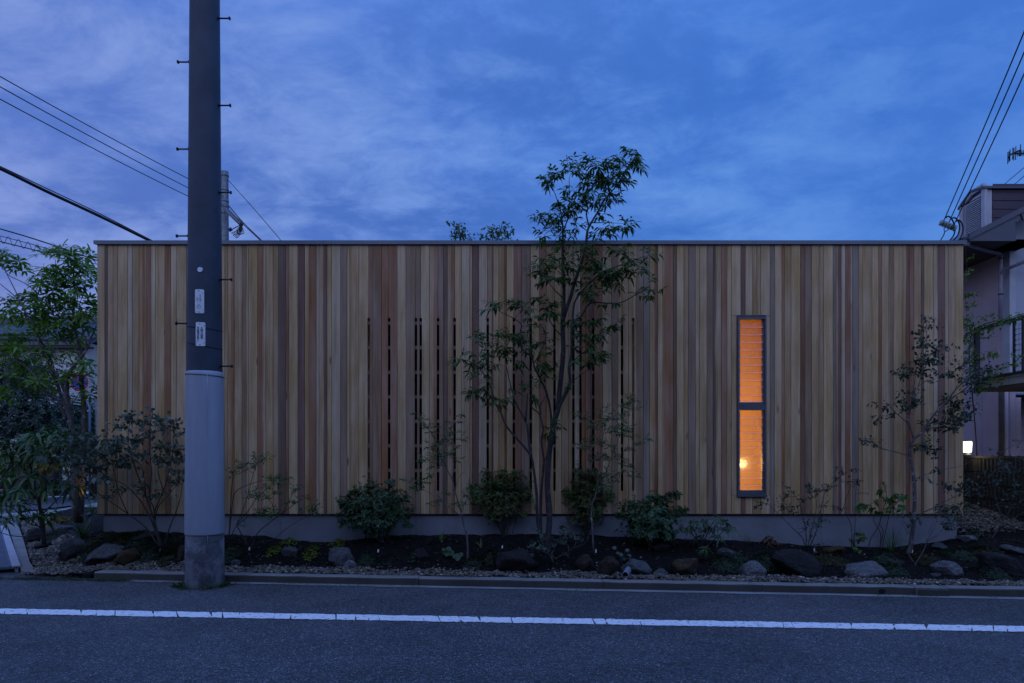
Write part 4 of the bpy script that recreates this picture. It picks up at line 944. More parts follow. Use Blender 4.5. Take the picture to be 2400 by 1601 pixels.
# balcony in front of its gable
BX = 6.985
def bp_(px, z): D = BX * F / (px - CX); return Vector((BX, D, z))
yf, yn = BX * F / (2290.5 - CX), 8.7
zs_t, zs_b = W(2290, 893, yf).z, W(2290, 911, yf).z; zr = W(2290, 772, yf).z
bc = empty('balcony', (BX, yf, zs_b), 'grey edged balcony with dark bronze railing hung with creeper', 'balcony')
MB().box((BX + .02, yn, zs_b), (BX + 1.9, yf, zs_t)).build('slab', M['slab'], bc)
MB().box((BX + .025, yn + .01, zs_b - .05), (BX + 1.9, yf - .01, zs_b - .002)).build('slab_underside', M['soffit'], bc)
for y in (yf - .62,): MB().box((BX + .012, y, zs_b + .005), (BX + .019, y + .04, zs_t - .002)).build('edge_joint', M['slab'], bc)
MB().box((BX - .035, yf - .022, zs_b - .07), (BX + .03, yf + .03, zr + .02)).build('corner_post', M['rail'], bc)
MB().box((BX - .03, yn, zr - .025), (BX + .03, yf - .024, zr + .02)).build('top_rail', M['rail'], bc)
MB().box((BX - .02, yn, zs_t + .002), (BX + .018, yf - .024, zs_t + .045)).build('bottom_rail', M['rail'], bc)
def at(px): return BX * F / (px - CX)
for px_ in (2378, 2399): MB().box((BX - .02, at(px_) - .014, zs_t + .046), (BX + .012, at(px_) + .014, zr - .026)).build('baluster', M['rail'], bc)
la = MB(); ya, yb = at(2398), at(2379.5); zc_ = zs_t + .09
while zc_ < zr - .06:
    for k_ in range(2):
        yc = ya + (yb - ya) * (.27 + .46 * k_); ri = (yb - ya) * .235
        la.tube([Vector((BX, yc + math.cos(t) * ri, zc_ + math.sin(t) * ri * 1.15)) for t in np.linspace(0, 2 * math.pi, 15)], .005, 5, False)
    zc_ += (yb - ya) * .235 * 2 * 1.05
la.build('lattice_panel', M['lattice'], bc)
# television aerial far behind
an = empty('tv_aerial', W(2385, 362, 17), 'small dark television aerial with thin vertical rods against the sky', 'aerial')
bm_ = MB(); bm_.tube([W(2379, 360.5, 17), W(2440, 358, 17)], .022, 6); bm_.tube(spline([W(2363, 371, 17), W(2368, 363, 17), W(2380, 357, 17), W(2392, 351.5, 17)], 4), .022, 6); bm_.tube([W(2420, 359, 17), W(2420, 520, 17)], .025, 6); bm_.build('boom', M['wire'], an)
for a, y0, y1 in ((2362.5, 356, 384), (2365.5, 355, 380), (2367.5, 350, 377), (2374, 346, 373.5), (2376.7, 347, 376), (2381, 343, 374.5), (2392, 338.5, 352), (2386, 355, 366.5), (2389.5, 355, 366.5), (2391.5, 354, 366), (2394, 353, 366), (2398.5, 352, 366)): MB().tube([W(a, y0, 17), W(a - .6, y1, 17)], .011, 5).build('rod', M['wire'], an)
cable([W(2400, 393, 17), W(2368, 420, 19), W(2330, 452, 21)], .010, 'faint guy wire slanting below the television aerial', 'guy wires by the aerial')
cable([W(2412, 402, 17), W(2380, 430, 19), W(2348, 455, 21)], .010, 'second faint guy wire nearer the right edge under the aerial', 'guy wires by the aerial')

# block wall between the lots and its lamp
wl = empty('block_wall', (6.85, 8.3, .3), 'dark ribbed concrete block wall beyond the right end of the cedar house', 'wall')
BWX = 6.85; ztop = 1.378
blk = MB()
L_, Hh = .386, .186
blk.box((0, 0, 0), (.10, L_, Hh)); 
nr = 5
for i in range(nr):
    a = L_ * (i + .09) / nr; b = L_ * (i + .91) / nr
    blk.prism([(0.001, a, .004), (-.018, a + .012, .010), (-.018, b - .012, .010), (0.001, b, .004)], (0, 0, Hh - .012))
me = blk.mesh('block', M['block'])
for r_ in range(7):
    for c in range(9):
        y = 8.28 + c * .395 + (.195 if r_ % 2 else 0); z = ztop - .04 - (r_ + 1) * .193
        o = link_mesh('block', me); o.location = (BWX + random.uniform(-.002, .002), y, z); o.parent = wl; o.matrix_parent_inverse = world_of(wl).inverted()
MB().box((BWX - .012, 8.28, ztop - .037), (BWX + .112, 8.28 + 9.5 * .395, ztop)).build('coping', M['block'], wl)
MB().box((BWX + .005, 8.29, -.1), (BWX + .095, 8.28 + 9.4 * .395, ztop - .038)).build('mortar', M['block'], wl)
lc = W(2267, 1048, 10.12)
lamp = empty('wall_top_lamp', (lc.x, lc.y, ztop), 'small lit glass lantern standing on the block wall top', 'lamp')
lz0 = ztop
MB().lathe((lc.x, lc.y, lz0), [(.060, 0), (.060, .022), (.050, .028), (.050, .050)], 16).build('base', M['window'], lamp)
MB().lathe((lc.x, lc.y, lz0), [(.050, .052), (.056, .07), (.060, .20), (.058, .212)], 20).build('glass_shade', M['lampglass'], lamp)
MB().lathe((lc.x, lc.y, lz0), [(.063, .213), (.063, .222), (.03, .232)], 20).build('cap', M['window'], lamp)
plight('lantern_light', (lc.x, lc.y - .10, lz0 + .15), 2.6, (1.0, .90, .62), .06)

# ------------------------------------------------------------------ across the side street, left
wh = empty('tiled_house', (-20, 30, 0), 'white walled house with dark tiled roof behind the left tree', 'house')
D_ = 30.0
xa, xb = W(-260, 800, D_).x, W(205, 800, D_).x; ze, zrg = W(0, 803, D_).z, W(0, 757, 33).z
MB().box((xa, D_, 0), (xb, D_ + 8, ze)).build('wall', M['cream'], wh)
MB().box((xb + .02, D_ + 1.2, 0), (xb + 3.0, D_ + 8, ze + .2)).build('wing_wall', M['cream'], wh)
ro = MB(); ro.prism([(xa - .5, D_ - .6, ze - .05), (xa - .5, D_ + 3.2, zrg), (xa - .5, D_ + 3.2, zrg - .15), (xa - .5, D_ - .6, ze - .20)], (xb - xa + .9, 0, 0))
ro.prism([(xa - .5, D_ + 3.2, zrg), (xa - .5, D_ + 8.6, ze), (xa - .5, D_ + 8.6, ze - .15), (xa - .5, D_ + 3.2, zrg - .15)], (xb - xa + .9, 0, 0)); roo = ro.build('roof', M['tile'], wh)
n_t = 42
for i in range(n_t):
    x = xa - .45 + (xb - xa + .8) * i / (n_t - 1)
    MB().tube([(x, D_ - .62, ze + .0), (x, D_ + 3.15, zrg + .03)], .07, 6).build('roof_tile', M['tile'], roo)
for r_ in range(6):
    t = (r_ + .5) / 6; MB().box((xa - .48, D_ - .6 + 3.8 * t - .05, ze + (zrg - ze) * t), (xb + .38, D_ - .6 + 3.8 * t + .02, ze + (zrg - ze) * t + .05)).build('roof_tile', M['tile'], roo)
MB().box((xa - .5, D_ + 3.0, zrg), (xb + .4, D_ + 3.45, zrg + .26)).build('ridge', M['tile'], roo)
for i in range(12): MB().tube([(xa + (xb - xa) * (i + .5) / 12 - .12, D_ + 3.2, zrg + .30), (xa + (xb - xa) * (i + .5) / 12 + .12, D_ + 3.2, zrg + .36)], .09, 8).build('ridge_tile', M['tile'], roo)
MB().box((xa - .4, D_ - .55, ze - .30), (xb + .3, D_ - .01, ze - .21)).build('eave', M['soffit'], wh)
wr = MB(); wr.prism([(xb + .1, D_ + .5, ze + .45), (xb + .1, D_ + 4, zrg + .2), (xb + .1, D_ + 4, zrg + .05), (xb + .1, D_ + .5, ze + .3)], (3.4, 0, 0)); wr.build('wing_roof', M['tile'], wh)
MB().box((xb - .25, D_ - .12, 0), (xb - .13, D_ - .01, ze - .3)).build('downpipe', M['soffit'], wh)
wd_ = MB(); wd_.box((W(60, 1, D_).x, D_ - .06, 3.9), (W(110, 1, D_).x, D_ - .01, 5.2)); wd_.build('window', M['carglass'], wh)
# carport roof and parked car beyond the hedge
cpx = empty('carport', W(185, 1062, 24), 'pale slatted carport roof seen between the left trunks', 'carport')
c0, c1 = W(135, 905, 24), W(232, 915, 23)
for i in range(6):
    o = Vector((0, 0, -.11 * i)) + Vector((.0, -.25 * i, 0)); MB().bar(c0 + o, W(236, 921 + i * 2, 23) + o * .6, .045, .03).build('roof_slat', M['stuccosky_slat'], cpx)
for px_ in (140, 226):
    q = W(px_, 922, 23.6); MB().tube([q, (q.x, q.y, 0)], .05, 8).build('post', M['steelgrey'], cpx)
cr = empty('parked_car', W(200, 1062, 26.5), 'silver van half hidden behind the no parking sign', 'van')
q = W(206, 1062, 26.5); q.z = 0
body = MB(); body.prism([(q.x - 1.0, q.y, .35), (q.x - 1.0, q.y, 1.3), (q.x - .95, q.y, 2.9), (q.x - .7, q.y, 3.15), (q.x + 2.2, q.y, 3.15), (q.x + 2.3, q.y, .35)], (0, 1.7, 0)); body.build('body', M['car'], cr)
MB().prism([(q.x - .85, q.y - .01, 2.05), (q.x - .8, q.y - .01, 2.75), (q.x + .5, q.y - .01, 2.75), (q.x + .5, q.y - .01, 2.05)], (0, .005, 0)).build('window', M['carglass'], cr)
for dx in (-.45, 1.7): MB().tube([(q.x + dx, q.y - .05, .34), (q.x + dx, q.y + .2, .34)], .34, 16).build('wheel', M['wire'], cr)

# no-parking sign
SD = 20.9; sc_ = W(186, 896, SD)
sgn = empty('no_parking_sign', (sc_.x, sc_.y, 0), 'round blue and red no parking sign on a bent post behind the left tree', 'road sign')
def disc(r, y, m, nm, par, r0=0):
    b = MB(); n = 32; c = [sc_ + Vector((math.cos(2 * math.pi * i / n) * r, y, math.sin(2 * math.pi * i / n) * r)) for i in range(n)]
    if r0:
        d = [sc_ + Vector((math.cos(2 * math.pi * i / n) * r0, y, math.sin(2 * math.pi * i / n) * r0)) for i in range(n)]
        b.add(c + d, [(i, i + n, (i + 1) % n + n, (i + 1) % n) for i in range(n)])
    else: b.prism(c[::-1], (0, .004, 0))
    return b.build(nm, m, par)
face = disc(.30, 0, M['signblue'], 'sign_face', sgn)
disc(.30, -.004, M['signwhite'], 'rim', face, .288); disc(.288, -.005, M['signred'], 'red_ring', face, .232)
sb = MB(); a = math.radians(45); d = Vector((-math.cos(a), 0, math.sin(a))); s = Vector((math.sin(a), 0, math.cos(a))) * .03
sb.prism([sc_ + d * .24 - s + Vector((0, -.008, 0)), sc_ + d * .24 + s + Vector((0, -.008, 0)), sc_ - d * .24 + s + Vector((0, -.008, 0)), sc_ - d * .24 - s + Vector((0, -.008, 0))], (0, .003, 0)); sb.build('slash', M['signred'], face)
MB().tube(spline([W(186, 880, SD + .05), W(186, 918, SD + .05), W(190, 930, SD + .05), W(204, 943, SD + .05), W(210, 955, SD + .05), W(210.5, 975, SD + .05)], 5) + [Vector((W(210.5, 980, SD + .05).x, SD + .05, 0))], .036, 10).build('post', M['bluepipe'], sgn)
bpn = empty('blue_panel', G(15, 1100, 0), 'blue plastic board leaning in the hedge at the left edge', 'board')
MB().prism([W(-14, 1073, 20), W(10, 1076, 20), W(17, 1058, 20), W(25, 1055, 20), W(21, 1080, 20), W(-14, 1086, 20)], (0, .03, 0)).build('panel', M['bluepipe'], bpn)

# ------------------------------------------------------------------ unseen houses added behind the viewpoint, placed and darkened to shade the lower facade
for i, (xa, xb, yb, he, hr, mt, lb) in enumerate(((-22, -9.6, -1.7, 5.3, 7.4, 'soffit', 'unseen dark brown two-storey house, added for shade, facing the cedar house from across the road on the left'), (-8.4, 4.6, -1.9, 5.4, 7.6, 'barge', 'unseen slate grey two-storey house, added for shade, straight across the road from the cedar house'), (5.8, 19, -1.6, 5.2, 7.2, 'siding', 'unseen dark boarded two-storey house, added for shade, facing the cedar house from across the road on the right'))):
    oh = empty('shading_house', ((xa + xb) / 2, yb, 0), lb, 'house', 'unseen houses added across the road to shade the facade')
    MB().box((xa, yb - 8, 0), (xb, yb, he)).build('wall', M[mt], oh)
    MB().prism([(xa - .4, yb + .5, he), (xa - .4, yb - 4, hr), (xa - .4, yb - 8.5, he), (xa - .4, yb - 8.5, he - .16), (xa - .4, yb - 4, hr - .18), (xa - .4, yb + .5, he - .16)], (xb - xa + .8, 0, 0)).build('roof', M['tile'], oh)
    for zz_ in (1.0, 3.7):
        for k_ in range(4):
            x = xa + (xb - xa) * (k_ + .5) / 4; f = MB().box((x - .85, yb + .002, zz_), (x + .85, yb + .06, zz_ + 1.3)).build('window', M['window'], oh)
            MB().box((x - .78, yb + .061, zz_ + .07), (x + .78, yb + .065, zz_ + 1.23)).build('pane', M['carglass'], f)
# ------------------------------------------------------------------ boulders
def ico3():
    b = bmesh.new(); bmesh.ops.create_icosphere(b, subdivisions=4, radius=1.0)
    V = [v.co.copy() for v in b.verts]; T = [[v.index for v in f.verts] for f in b.faces]; b.free(); return V, T
RV, RT = ico3()
def boulder(px, py, rx, rz, mat, label, seed, facets=13, rot=0., depth=None):
    g = random.Random(seed)
    base = on_bed(px, min(py + rz * .75, 1352)); D = base.y + .0
    s = D / F; c = W(px, py, D); ax, az = rx * s, rz * s; ay = (depth or (ax * .75 + az * .25) / s * s)
    planes = []
    for _ in range(facets):
        n = Vector((g.gauss(0, 1), g.gauss(0, 1), g.gauss(0, .8))).normalized(); planes.append((n, g.uniform(.62, .98)))
    o3 = Vector((g.uniform(0, 50), g.uniform(0, 50), g.uniform(0, 50))); vs = []
    cr, sr = math.cos(rot), math.sin(rot)
    for d in RV:
        r = 1.12
        acc = 0
        for n, h in planes:
            k = d.dot(n)
            if k > .05: r = min(r, h / k)
        r *= 1 + .09 * noise.noise(d * 1.7 + o3) + .075 * noise.noise(d * 4.5 + o3) + .045 * noise.noise(d * 11 + o3) + .02 * noise.noise(d * 27 + o3)
        x, y, z = d.x * r * ax, d.y * r * ay, d.z * r * az
        if z < -az * .95: z = -az * .95
        x, z = x * cr - z * sr, x * sr + z * cr
        vs.append((x, y + ay * .55, z))
    # rescale so that the outline has the size seen
    X = [v[0] for v in vs]; Z = [v[2] for v in vs]; kx = 2 * ax / (max(X) - min(X)); kz = 2 * az / (max(Z) - min(Z))
    mx, mz = (max(X) + min(X)) / 2, (max(Z) + min(Z)) / 2
    o = MB().add([((x - mx) * kx, y, (z - mz) * kz - .012) for x, y, z in vs], RT, True).build('boulder', M[mat])
    o.location = c
    return tag(o, label, 'rock', 'garden boulders in the planting bed')
RK = [
 (81, 1256, 29, 20, 'rockdark', 'dark basalt boulder behind the thin trunk at the left end of the bed', 0),
 (127, 1246, 34, 17, 'rockgrey', 'long grey boulder just right of the thin trunk at the left end', .3),
 (97, 1280, 20, 11, 'rockdark', 'small dark sloping rock beside the gravel left of the grey rock pair', .2),
 (163, 1281, 36, 20, 'rockgrey', 'grey rounded boulder resting on a dark one near the left corner', -.2),
 (156, 1303, 30, 20, 'rockdark', 'dark rough boulder under the grey one near the left corner', .1),
 (238, 1300, 44, 26, 'rockgrey', 'smooth grey boulder slanting up to the right below the house corner', .5),
 (293, 1306, 31, 23, 'rockmoss', 'brown mossy boulder between the slanting grey rock and the utility pole', .5),
 (338, 1259, 27, 15, 'rockbrown', 'brown rock at the foot of the bare-stemmed shrub by the concrete base', .2),
 (430, 1297, 20, 24, 'rockbrown', 'upright brown rock touching the left side of the utility pole', .1),
 (551, 1320, 12, 10, 'rockgrey', 'small grey stone just right of the utility pole foot', 0),
 (676, 1294, 21, 14, 'rockgrey', 'small blue grey rock between two lime green clumps', 0),
 (797, 1306, 33, 23, 'rockgrey', 'broad grey rock with pointed right side in front of the round shrub', -.2),
 (820, 1324, 17, 14, 'rockpale', 'speckled pale stone leaning against the broad grey rock', 0),
 (983, 1302, 24, 19, 'rockdark', 'dark domed rock left of the round leaved plant', .1),
 (1213, 1318, 54, 32, 'rockdark', 'largest smooth black boulder in front of the many-stemmed tree', -.12),
 (1371, 1320, 23, 24, 'rockbrown', 'rusty brown boulder right of the many-stemmed tree foot', .1),
 (1427, 1330, 26, 28, 'rockbrown', 'tall rusty boulder next to the plastic pipe mouth', -.3),
 (1494, 1334, 38, 23, 'rockgrey', 'wedge shaped grey rock sloping right behind the pipe mouth', -.45),
 (1550, 1342, 20, 11, 'rockgrey', 'low blue grey stone right of the wedge shaped rock', 0),
 (1609, 1332, 32, 26, 'rockmoss', 'brown mossy boulder under the drooping laurel', 0),
 (1709, 1297, 25, 15, 'rockgrey', 'rounded grey rock lying below the lit window', -.15),
 (1770, 1336, 33, 23, 'rockpale', 'pointed blue grey rock at the gravel edge below the lit window', -.1),
 (1878, 1326, 61, 38, 'rockdark', 'largest dark sloping boulder between two pale ones on the right', -.35),
 (2036, 1342, 50, 27, 'rockpale', 'largest pale granite boulder on the right beside the gravel', -.08),
 (1962, 1289, 30, 12, 'rockmoss', 'low mossy rock against the concrete base on the right', 0),
 (1551, 1284, 22, 13, 'rockdark', 'dark rock in shade under the dense right shrub', 0),
 (2232, 1334, 34, 21, 'rockpale', 'pale grey boulder sloping right beyond the right tree', -.3),
 (2197, 1350, 15, 9, 'rockgrey', 'small blue stone in front of the pale sloping boulder', 0),
 (2272, 1263, 23, 10, 'rockpale', 'pale flat stone at the right corner of the concrete base', -.2),
 (2205, 1281, 19, 10, 'rockgrey', 'small grey rock between the right tree and the house corner', 0),
 (2109, 1320, 18, 9, 'rockbrown', 'small brown rock left of the right tree foot', 0),
 (2368, 1327, 52, 32, 'rockdark', 'long dark slab of rock at the right edge of the bed', -.45),
 (2385, 1290, 28, 14, 'rockgrey', 'grey rock behind the long dark slab at the right edge', -.2),
]
for i, r in enumerate(RK): boulder(r[0], r[1], r[2], r[3], r[4], r[5], 100 + i * 7, rot=r[6])

# plastic pipe mouth
pp = W(1465, 1349.5, 7.25); pm = MB(); n = 24
for (r0, r1_, dy) in ((.043, .037, 0),):
    o_ = [pp + Vector((math.cos(2 * math.pi * i / n) * r0 * .82, .0, math.sin(2 * math.pi * i / n) * r0)) for i in range(n)]; i_ = [pp + Vector((math.cos(2 * math.pi * i / n) * r1_ * .82, .0, math.sin(2 * math.pi * i / n) * r1_)) for i in range(n)]
    dv_ = Vector((.06, .16, .03)); ob_, ib_ = [p + dv_ for p in o_], [p + dv_ for p in i_]
    f = []
    for k in range(n):
        q = (k + 1) % n; f += [(k, q, q + n, k + n), (k, k + 2 * n, q + 2 * n, q), (k + n, q + n, q + 3 * n, k + 3 * n)]
    pm.add(o_ + i_ + ob_ + ib_, [x[::-1] for x in f], True); pm.add([p + dv_ * .9 for p in i_], [tuple(range(n))])
tag(pm.build('drain_pipe', M['pvc']), 'short grey plastic drain pipe poking out of the gravel', 'pipe')
for px, py, lb in ((584, 1287, 'near the fresh green shrub right of the pole'), (886, 1292, 'in front of the round dense shrub'), (1176, 1283, 'just above the largest black boulder'), (1397, 1292, 'at the foot of the thin tree right of centre'), (1909, 1289, 'above the large dark sloping boulder'), (2139, 1293, 'leaning at the foot of the right tree'), (2061, 1306, 'behind the largest pale granite boulder'), (374, 1291, 'below the bare-stemmed shrub left of the pole')):
    b = on_bed(px, py + 5); s = b.y / F; m = MB(); t = rnd.uniform(-.2, .2)
    m.prism([b + Vector((-1.6 * s, 0, -.02)), b + Vector((1.6 * s, 0, -.02)), b + Vector(((1.6 + 9 * t) * s, .008, 8.5 * s)), b + Vector(((0 + 9 * t) * s, .008, 9.8 * s)), b + Vector(((-1.6 + 9 * t) * s, .008, 8.5 * s))], (0, .003, 0))
    tag(m.build('plant_label', M['tagwhite']), 'white plastic plant label ' + lb, 'plant label', 'white plant labels stuck in the soil')

# ------------------------------------------------------------------ leaves and plants
class Leaves:
    """blades gathered in plain lists: folded, curved, tapering"""
    def __init__(s): s.v = []; s.f = []
    def blade(s, p, d, nrm, L, w, droop=.3, fold=.25, full=True):
        d = d.normalized(); side = d.cross(nrm)
        if side.length < 1e-3: side = d.orthogonal()
        side.normalize(); up = side.cross(d).normalized(); b = len(s.v)
        dz = Vector((0, 0, -1))
        m1 = p + d * (L * .34) + dz * (droop * L * .10); m2 = p + d * (L * .70) + dz * (droop * L * .36); tip = p + d * (L * .97) + dz * (droop * L * .75)
        if full:
            u = up * (fold * w * .5)
            s.v += [tuple(p), tuple(m1 + side * (w * .5) + u), tuple(m1), tuple(m1 - side * (w * .5) + u), tuple(m2 + side * (w * .36) + u), tuple(m2), tuple(m2 - side * (w * .36) + u), tuple(tip)]
            s.f += [(b, b + 1, b + 2), (b, b + 2, b + 3), (b + 1, b + 4, b + 5, b + 2), (b + 2, b + 5, b + 6, b + 3), (b + 4, b + 7, b + 5), (b + 5, b + 7, b + 6)]
        else:
            u = up * (fold * w * .5); m = p + d * (L * .5) + dz * (droop * L * .2)
            s.v += [tuple(p), tuple(m + side * (w * .5) + u), tuple(tip), tuple(m - side * (w * .5) + u)]; s.f += [(b, b + 1, b + 2), (b, b + 2, b + 3)]
    def build(s, name, m, parent):
        me = bpy.data.meshes.new(name); me.from_pydata(s.v, [], s.f); me.materials.append(m)
        me.polygons.foreach_set('use_smooth', [True] * len(me.polygons)); me.update()
        return link_mesh(name, me, parent)
def rv_(g, s=1.): return Vector((g.gauss(0, s), g.gauss(0, s), g.gauss(0, s)))
class Plant:
    def __init__(s, name, label, cat, base, D, seed, bark='bark', leaf='leafmain', group=None):
        s.root = empty(name, base, label, cat, group); s.D = D; s.g = random.Random(seed); s.wood = MB(); s.lv = Leaves(); s.pts = []; s.bark, s.leaf = bark, leaf; s.u = D / F; s.base = Vector(base)
    def P(s, px, py, dd=0.): return W(px, py, s.D + dd)
    def stem(s, pts, r0, r1, dd0=0., dd1=0., n=6, k=4, attach=True):
        """pts in photo pixels, base first; dd = metres behind the plant's own distance"""
        N = len(pts); w = []
        for i, q in enumerate(pts):
            t = i / max(1, N - 1); w.append(q.copy() if isinstance(q, Vector) else s.P(q[0], q[1], (q[2] if len(q) > 2 else dd0 + (dd1 - dd0) * t)))
        sp = spline(w, k); M_ = len(sp)
        s.wood.tube(sp, [r0 + (r1 - r0) * (i / (M_ - 1)) ** .8 for i in range(M_)], n)
        if attach: s.pts += sp[M_ // 4:]
        return sp
    def twig(s, a, b, r=.004, bend=.2, r1=.0012):
        d = b - a; m = a.lerp(b, .5) + Vector((s.g.gauss(0, 1), s.g.gauss(0, 1), s.g.gauss(.4, .7))) * (d.length * bend * .35)
        sp = spline([a, m, b], 3); s.wood.tube(sp, [r + (r1 - r) * i / (len(sp) - 1) for i in range(len(sp))], 4, False); return sp
    def nearest(s, p, lim=40):
        best, bd = None, 1e9
        for q in s.pts:
            dv = p - q; dist = dv.length
            if dv.z < 0: dist += -dv.z * 1.3
            if dist < bd: bd, best = dist, q
        return best, bd
    def cluster(s, px, py, rx, ry, n, kind, L, w, dd=0., rd=None, droop=.4, full=True, jitter=1.0):
        g = s.g; c = s.P(px, py, dd); rd = rd if rd is not None else max(rx, ry) * s.u * .8
        a, bd = s.nearest(c)
        if a is not None and bd > .01:
            hub = c + Vector((0, 0, -ry * s.u * .3)); sp = s.twig(a, hub, min(.009, .0028 + bd * .010), .30)
            s.pts += sp[1:]
        else: hub = c
        for _ in range(n):
            while True:
                u, v, q = g.uniform(-1, 1), g.uniform(-1, 1), g.uniform(-1, 1)
                if u * u + v * v + q * q < 1: break
            p = c + Vector((u * rx * s.u, q * rd, v * ry * s.u)); tip = s.twig(hub, p, .0022, .25, .0009)
            d = (p - hub); d = d.normalized() if d.length > .002 else Vector((0, 0, 1))
            d = (d + Vector((u * .5, q * .5, .15)) + rv_(g, .25)).normalized()
            s.spray(p, d, kind, L, w, droop, full)
    def spray(s, p, d, kind, L, w, droop, full=True):
        g = s.g; L = L * g.uniform(.8, 1.15)
        if kind == 'pair':            # opposite lance leaves along a drooping shoot
            ax = (d + Vector((0, 0, -.1))).normalized(); side = ax.cross(Vector((0, 0, 1)));
            side = side.normalized() if side.length > .05 else Vector((1, 0, 0))
            nn = g.choice([2, 3, 3]); step = L * .38
            for i in range(nn):
                q = p + ax * (step * i)
                for sg_ in (1, -1):
                    dd_ = (ax * g.uniform(.35, .75) + side * sg_ * g.uniform(.55, 1.0) + Vector((0, 0, g.uniform(-.45, .15))) + rv_(g, .12)).normalized()
                    s.lv.blade(q, dd_, Vector((0, 0, 1)) + rv_(g, .3), L * g.uniform(.8, 1.1), w * g.uniform(.85, 1.15), droop * g.uniform(.6, 1.4), .3, full)
            s.lv.blade(p + ax * (step * (nn - .6)), (ax + rv_(g, .2)), Vector((0, 0, 1)) + rv_(g, .3), L, w, droop, .3, full)
            s.wood.tube([p, p + ax * (step * (nn - .6))], .0009, 3, False)
        elif kind == 'palm':          # whorl of long leaves
            nn = g.choice([6, 7, 8, 9]); a0 = g.uniform(0, 6.28); up = (Vector((0, 0, 1)) + d * .7 + rv_(g, .15)).normalized(); e1 = up.orthogonal().normalized(); e2 = up.cross(e1)
            for i in range(nn):
                a = a0 + 2 * math.pi * i / nn + g.uniform(-.2, .2); el = g.uniform(-.15, .6)
                dd_ = (e1 * math.cos(a) + e2 * math.sin(a)) * math.cos(el) + up * math.sin(el)
                s.lv.blade(p + dd_ * (.12 * L), dd_, up + rv_(g, .15), L * g.uniform(.75, 1.1), w * g.uniform(.85, 1.15), droop * g.uniform(.5, 1.4), .25, full)
        elif kind == 'alt':           # small oval leaves alternating along a shoot
            ax = (d + rv_(g, .2)).normalized(); nn = g.choice([4, 5, 6]); step = L * .55
            for i in range(nn):
                q = p + ax * (step * (i - nn * .3)); sd = ax.cross(rv_(g)).normalized()
                dd_ = (ax * .4 + sd * g.uniform(.6, 1.) + Vector((0, 0, g.uniform(-.3, .3)))).normalized()
                s.lv.blade(q, dd_, Vector((0, 0, 1)) + rv_(g, .5), L * g.uniform(.75, 1.15), w * g.uniform(.8, 1.2), droop, .2, full)
        elif kind == 'tuft':          # rosette of small leaves round a shoot tip
            nn = g.choice([5, 6, 7]); ax = (d + Vector((0, 0, .5))).normalized(); e1 = ax.orthogonal().normalized(); e2 = ax.cross(e1); a0 = g.uniform(0, 6.28)
            for i in range(nn):
                a = a0 + 2.4 * i; el = g.uniform(-.2, 1.0); dd_ = (e1 * math.cos(a) + e2 * math.sin(a)) * math.cos(el) + ax * math.sin(el)
                s.lv.blade(p - ax * (.35 * L * g.random()), dd_, ax, L * g.uniform(.8, 1.15), w, droop, .2, full)
        elif kind == 'one':
            s.lv.blade(p, d, Vector((0, 0, 1)) + rv_(g, .3), L, w, droop, .2, True)
    def done(s, tname='trunk', cname='crown'):
        if s.wood.v: s.wood.build(tname, M[s.bark], s.root)
        if s.lv.v:
            o = s.lv.build(cname, M[s.leaf], s.root); o['kind'] = 'stuff'
        return s.root
def area_n(rx, ry, per): return max(1, int(rx * ry * 3.14 / per + .5))

# many-stemmed tree in front of the slots
T = Plant('garden_tree', 'tall slender many-stemmed tree in front of the slotted boards', 'tree', on_bed(1275, 1290), 8.06, 5, 'bark', 'leafmain')
B0 = T.base
S = T.stem
S([(1281, 1296, 0), (1283, 1278, 0), (1288, 1209, .0), (1283, 1143, .02), (1286, 1076, .03), (1293, 1025, .03), (1301, 983, .03), (1308, 959, .03), (1311, 922, .03), (1316, 874, .03), (1320, 825, .03), (1319, 777, .03), (1319, 746, .03)], .037, .026, n=8)
S([(1319, 748, .03), (1321, 724, .05), (1322, 682, .06), (1321, 638, .08), (1320, 604, .08), (1319, 570, .08), (1319, 535, .08), (1315, 501, .1), (1308, 468, .12)], .026, .006)
S([(1319, 752, .03), (1326, 728, -.02), (1338, 694, -.05), (1347, 661, -.07), (1363, 615, -.10), (1373, 574, -.12), (1376, 547, -.12), (1380, 533, -.12), (1393, 510, -.14), (1407, 487, -.14), (1416, 468, -.15), (1448, 432, -.15), (1471, 393, -.15), (1490, 365, -.15)], .026, .004)
S([(1380, 530, -.12), (1374, 501, -.08), (1377, 487, -.05), (1366, 455, 0), (1372, 420, .05), (1385, 395, .08)], .010, .003)
S([(1320, 545, .08), (1333, 500, .1), (1334, 450, .1), (1334, 418, .1)], .009, .003); S([(1312, 490, .1), (1303, 460, .12), (1294, 438, .12)], .007, .003)
S([(1298, 990, .03), (1304, 966, 0), (1326, 922, -.04), (1336, 898, -.06), (1334, 862, -.08), (1340, 825, -.10), (1340, 777, -.12), (1342, 753, -.12), (1345, 716, -.13), (1355, 694, -.14), (1378, 668, -.16), (1410, 640, -.18), (1445, 625, -.2), (1480, 612, -.2), (1512, 600, -.2)], .026, .004)
S([(1342, 755, -.12), (1362, 741, -.14), (1379, 714, -.16), (1399, 709, -.18), (1449, 711, -.2), (1488, 692, -.22), (1512, 680, -.22), (1530, 682, -.22)], .013, .003)
S([(1337, 895, -.06), (1343, 893, -.04), (1367, 874, 0), (1391, 859, .04)], .007, .003)
S([(1334, 862, -.08), (1355, 835, -.04), (1384, 816, 0), (1411, 794, .03), (1430, 775, .05)], .008, .003)
S([(1271, 1290, -.04), (1271, 1276, -.04), (1260, 1225, -.05), (1258, 1163, -.06), (1251, 1102, -.08), (1245, 1071, -.08), (1225, 1043, -.12), (1189, 1002, -.18), (1174, 968, -.22), (1161, 944, -.24), (1144, 893, -.28), (1113, 854, -.3), (1076, 840, -.32)], .024, .004, n=7)
